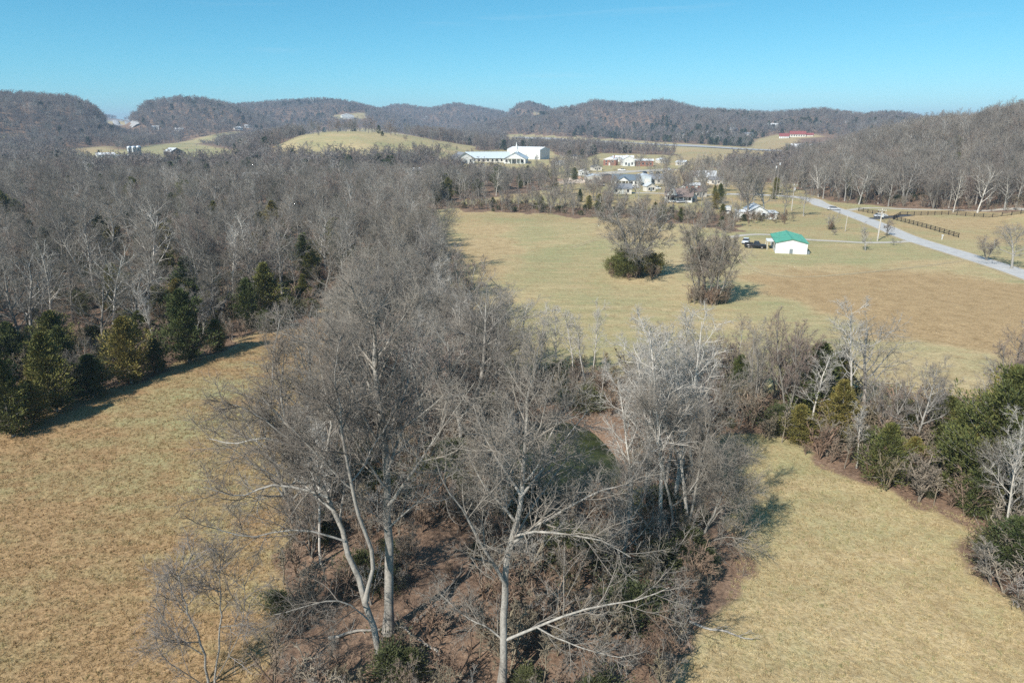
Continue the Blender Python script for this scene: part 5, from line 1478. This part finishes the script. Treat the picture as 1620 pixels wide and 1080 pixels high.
# red roofed house in its field
p = G(1262, 217)
h = gable_house('red_roof_house', 'large house with bright red roofs on the bare hill field', 'house', p, facing(p, 8), 26, 14, 5, 5, M_CREAM, M_REDROOF, False, windows=row(6, 24, 1.4, 1.8, 2), over=.8)
MB().box(-30, -13.2, 1, 11, 0, 3.6).build('wing_wall', M_WHITE, h)
MB().prism([(0, 3.6), (12, 3.6), (6, 6.4)], -31, -13.5, 'x').build('wing_roof', M_REDROOF, h)
MB().box(13.2, 26, 3, 12, 0, 3.6).build('wing_wall', M_CREAM, h)
MB().prism([(2, 3.6), (13, 3.6), (7.5, 7)], 13.5, 27, 'x').build('wing_roof', M_REDROOF, h)
p = G(1240, 219)
gable_house('red_roof_cottage', 'smaller red-roofed cottage left of the large red-roofed house', 'house', p, facing(p, -10), 16, 9, 3.4, 2.6, M_WHITE, M_REDROOF, False, windows=row(4, 14, 1, 1.4, 1.4))

# more of the village: sheds, cars and trailers scattered between the houses
CLUT = [(1080,306,5,M_WHITE,M_GREYROOF,'little white shed behind the white farmhouse, left of the red shed'), (1108,312,6,M_TAN,M_BROWNROOF,'small tan shed on the slope right of the white farmhouse'),
        (1030,303,5,M_CREAM,M_PALEROOF,'small cream shed beside the village road below the pale blue building'), (1132,292,7,M_CREAM,M_GREYROOF,'cream outbuilding right of the pale-roofed house'),
        (925,278,6,M_WHITE,M_WHITEROOF,'white outbuilding behind the tan shed'), (945,270,7,M_CREAM,M_GREYROOF,'cream cottage left of the white truck yard'),
        (1050,258,9,M_CREAM,M_WHITEROOF,'cream house right of the brick hall'), (1076,262,8,M_TAN,M_PALEROOF,'tan house at the right end behind the village'),
        (905,252,10,M_CREAM,M_GREYROOF,'cream house between church and brick house'), (880,262,8,M_WHITE,M_GREYROOF,'small white house below the big white hall')]
for px, py, W, wm, rm, lb in CLUT:
    p = G(px, py); gable_house('village_building', lb, 'building', p, facing(p, random.uniform(-30, 30)), W, W * .75, 2.6, 1.3, wm, rm, random.random() < .5, windows=row(2, W * .9, .8, .9, 1.1), doors=[(0, .9, 2.0, M_DOOR)], group='small buildings of the village')
CARS = [(1012,298,M_CARWHITE,'car','pale car parked before the pale blue building'), (1000,299,M_CARBLACK,'truck','dark pickup parked before the porch house'), (955,295,M_WHITE,'truck','white pickup beside the tan shed'),
        (1085,321,M_CARGREY,'car','silver car right of the farmhouse porch'), (1046,300,M_WHITE,'car','white car in front of the long grey-roofed shed'), (1100,318,M_BRICK,'truck','dull red pickup by the small white shed'),
        (1126,290,M_WHITE,'car','white car beside the pale-roofed house'), (765,262,M_WHITE,'car','white car in front of the church hall'), (790,263,M_CARBLACK,'car','dark car in front of the church'), (1060,270,M_CARWHITE,'truck','pale pickup at the right end of the paved yard')]
for px, py, m_, kd, lb in CARS:
    p = G(px, py); vehicle('parked_car' if kd == 'car' else 'pickup_truck', lb, p, random.uniform(0, 3), m_, kd)

# ------------------------------------------------------------------ poles and fences
def pole(px, by, ty, label, mat, arms=1, arm_len=2.4, r_=.15, turn=0, lamp=False, min_h=0):
    p, h_ = veg(px, by, ty); h_ = max(h_, min_h); e = empty('utility_pole', p, math.radians(turn)); tag(e, label, 'utility pole')
    MB().lathe([(r_, -.3), (r_ * .62, h_), (.01, h_ + .02)], 10).build('pole', mat, e, True)
    for k in range(arms):
        z = h_ - .5 - k * .9
        a = MB().box(-arm_len/2, arm_len/2, -r_ - .12, -r_ + .02, z, z + .14).build('crossarm', mat, e)
        for x in (-.45, -.22, .22, .45):
            MB().lathe([(.05, z + .14), (.07, z + .22), (.04, z + .32), (.005, z + .33)], 8, (x * arm_len, -r_ - .05)).build('insulator', M_PALEROOF, a)
    if arms: MB().lathe([(.01, h_ - 2.3), (.26, h_ - 2.3), (.26, h_ - 1.4), (.01, h_ - 1.38)], 10, (.38, -.1)).build('transformer', M_PALEROOF, e)
    return e
pole(1388, 381, 330, 'pale utility pole with crossarm by the mouth of the gravel drive', M_POLE, 2, 2.2, .22, -20)
pole(1337, 366, 340, 'thin pale pole without crossarm on the lawn left of the lane', M_POLE, 0, 1, .11)
pole(1252, 333, 291, 'utility pole whose crossarm shows above the trees behind the white house', M_POLE, 1, 2.6, .18, 10)
pole(1226, 318, 252, 'tall twin-arm transmission pole at the left edge of the hillside wood', M_GREYPOLE, 2, 3.4, .13, 0)
pole(1221, 318, 257, 'grey transmission pole just left of the tall twin-arm pole', M_GREYPOLE, 1, 2.6, .12, 0)

post_me = MB().box(-.08, .08, -.08, .08, -.2, 1.42).mesh('post', M_FENCE)
def fence(pts, step, label):
    root = empty('board_fence', pts[0]); tag(root, label, 'fence', 'black board fences along the paddock')
    P0 = [Vector(p) for p in pts]; line = []
    for a, b_ in zip(P0[:-1], P0[1:]):
        n = max(1, round((b_ - a).length / step))
        line += [a.lerp(b_, k / n) for k in range(n)]
    line.append(P0[-1])
    rail_me = MB().box(0, 1, -.025, .025, -.07, .07).mesh('rail', M_FENCE)
    for i, p in enumerate(line):
        z = tz(p.x, p.y)
        o = link('post', post_me, root); o.location = (p.x - root.location.x, p.y - root.location.y, z - root.location.z)
        if i + 1 < len(line):
            q = line[i + 1]; d = Vector((q.x - p.x, q.y - p.y))
            for k in range(3):
                o = link('rail', rail_me, root)
                o.location = (p.x - root.location.x, p.y - root.location.y, z - root.location.z + .38 + k * .42)
                o.scale = (d.length, 1, 1); o.rotation_euler = (0, 0, math.atan2(d.y, d.x))
    return root
fence([G(1413,347.5), G(1465,361), G(1516,376)], 2.6, 'black board fence running beside the lane along the paddock')
fence([G(1413,347.5), G(1424,341), G(1500,340), G(1600,340.5), G(1700,342)], 2.8, 'black board fence along the back of the paddock below the hillside')
fence([G(1358,334), G(1380,338), G(1398,340)], 2.6, 'short black fence left of the paddock gate')
g = empty('paddock_gate', G(1405, 347), 0); tag(g, 'dark metal gate at the paddock entrance by the lane', 'gate')
for k in range(5): MB().box(-2, 2, -.03, .03, .2 + k * .25, .27 + k * .25).build('gate_rail', M_FENCE, g)
for x in (-2.1, 2.1): MB().box(x - .12, x + .12, -.12, .12, -.2, 1.6).build('gate_post', M_FENCE, g)
b = MB().box(-.09, .09, -.09, .09, 0, 1.1); o = b.build('mail_post', M_WHITE); o.location = G(1490, 379)
MB().box(-.14, .14, -.28, .28, 1.1, 1.38).build('mail_box', M_WHITEROOF, o); tag(o, 'tiny white mailbox on the verge beside the black fence', 'mailbox')

# highway in the notch, two carriageways climbing between the hills
a0, a1 = G(236, 206), G(184, 188.5)
def far_strip(name, pa, pb, pc, width, mat, lift):
    o, _ = strip(name, [pa, pb, pc], width, mat, lift, 10); tag(o, kind='structure')
far_strip('highway_road', G(214, 201), G(202, 195), G(192, 191), 17, M_HIGHWAY, 3.0)
far_strip('highway_road', G(191, 199), G(183, 194.5), G(177, 191), 15, M_HIGHWAY, 3.0)
p = G(203, 191); b = MB()
rng = np.random.default_rng(5)
for k in range(4):
    for i in range(6): b.v.append((-22 + i * 9 + rng.uniform(-2, 2), k * 7 + rng.uniform(-2, 2), k * 8 * rng.uniform(.85, 1.1) - 2))
for k in range(3):
    for i in range(5): b.f.append((k*6 + i, k*6 + i + 1, (k+1)*6 + i + 1, (k+1)*6 + i))
o = b.build('rock_cutting', M_ROCK); o.location = p; o.scale = (.35, .35, .4); o.rotation_euler = (0, 0, .7); tag(o, 'pale rock cutting beside the highway in the notch of the hills', 'rock face')

# ------------------------------------------------------------------ the air
m = bpy.data.materials.new('valley_air'); m.use_nodes = True; nt = m.node_tree; nt.nodes.clear()
ou = nt.nodes.new('ShaderNodeOutputMaterial'); pv = nt.nodes.new('ShaderNodeVolumePrincipled')
pv.inputs['Color'].default_value = (.62, .78, 1.0, 1); pv.inputs['Density'].default_value = 0.00016; pv.inputs['Anisotropy'].default_value = 0.0
nt.links.new(pv.outputs[0], ou.inputs['Volume'])
zmax = float(Z.max()) + 30
zmin = float(Z.min()) - 1
tag(MB().box(gx[0] - 20, gx[-1] + 20, gy[0] - 20, gy[-1] + 20, zmin, zmax).build('haze', m), 'thin blue winter haze filling the valley air', 'haze', kind='stuff')
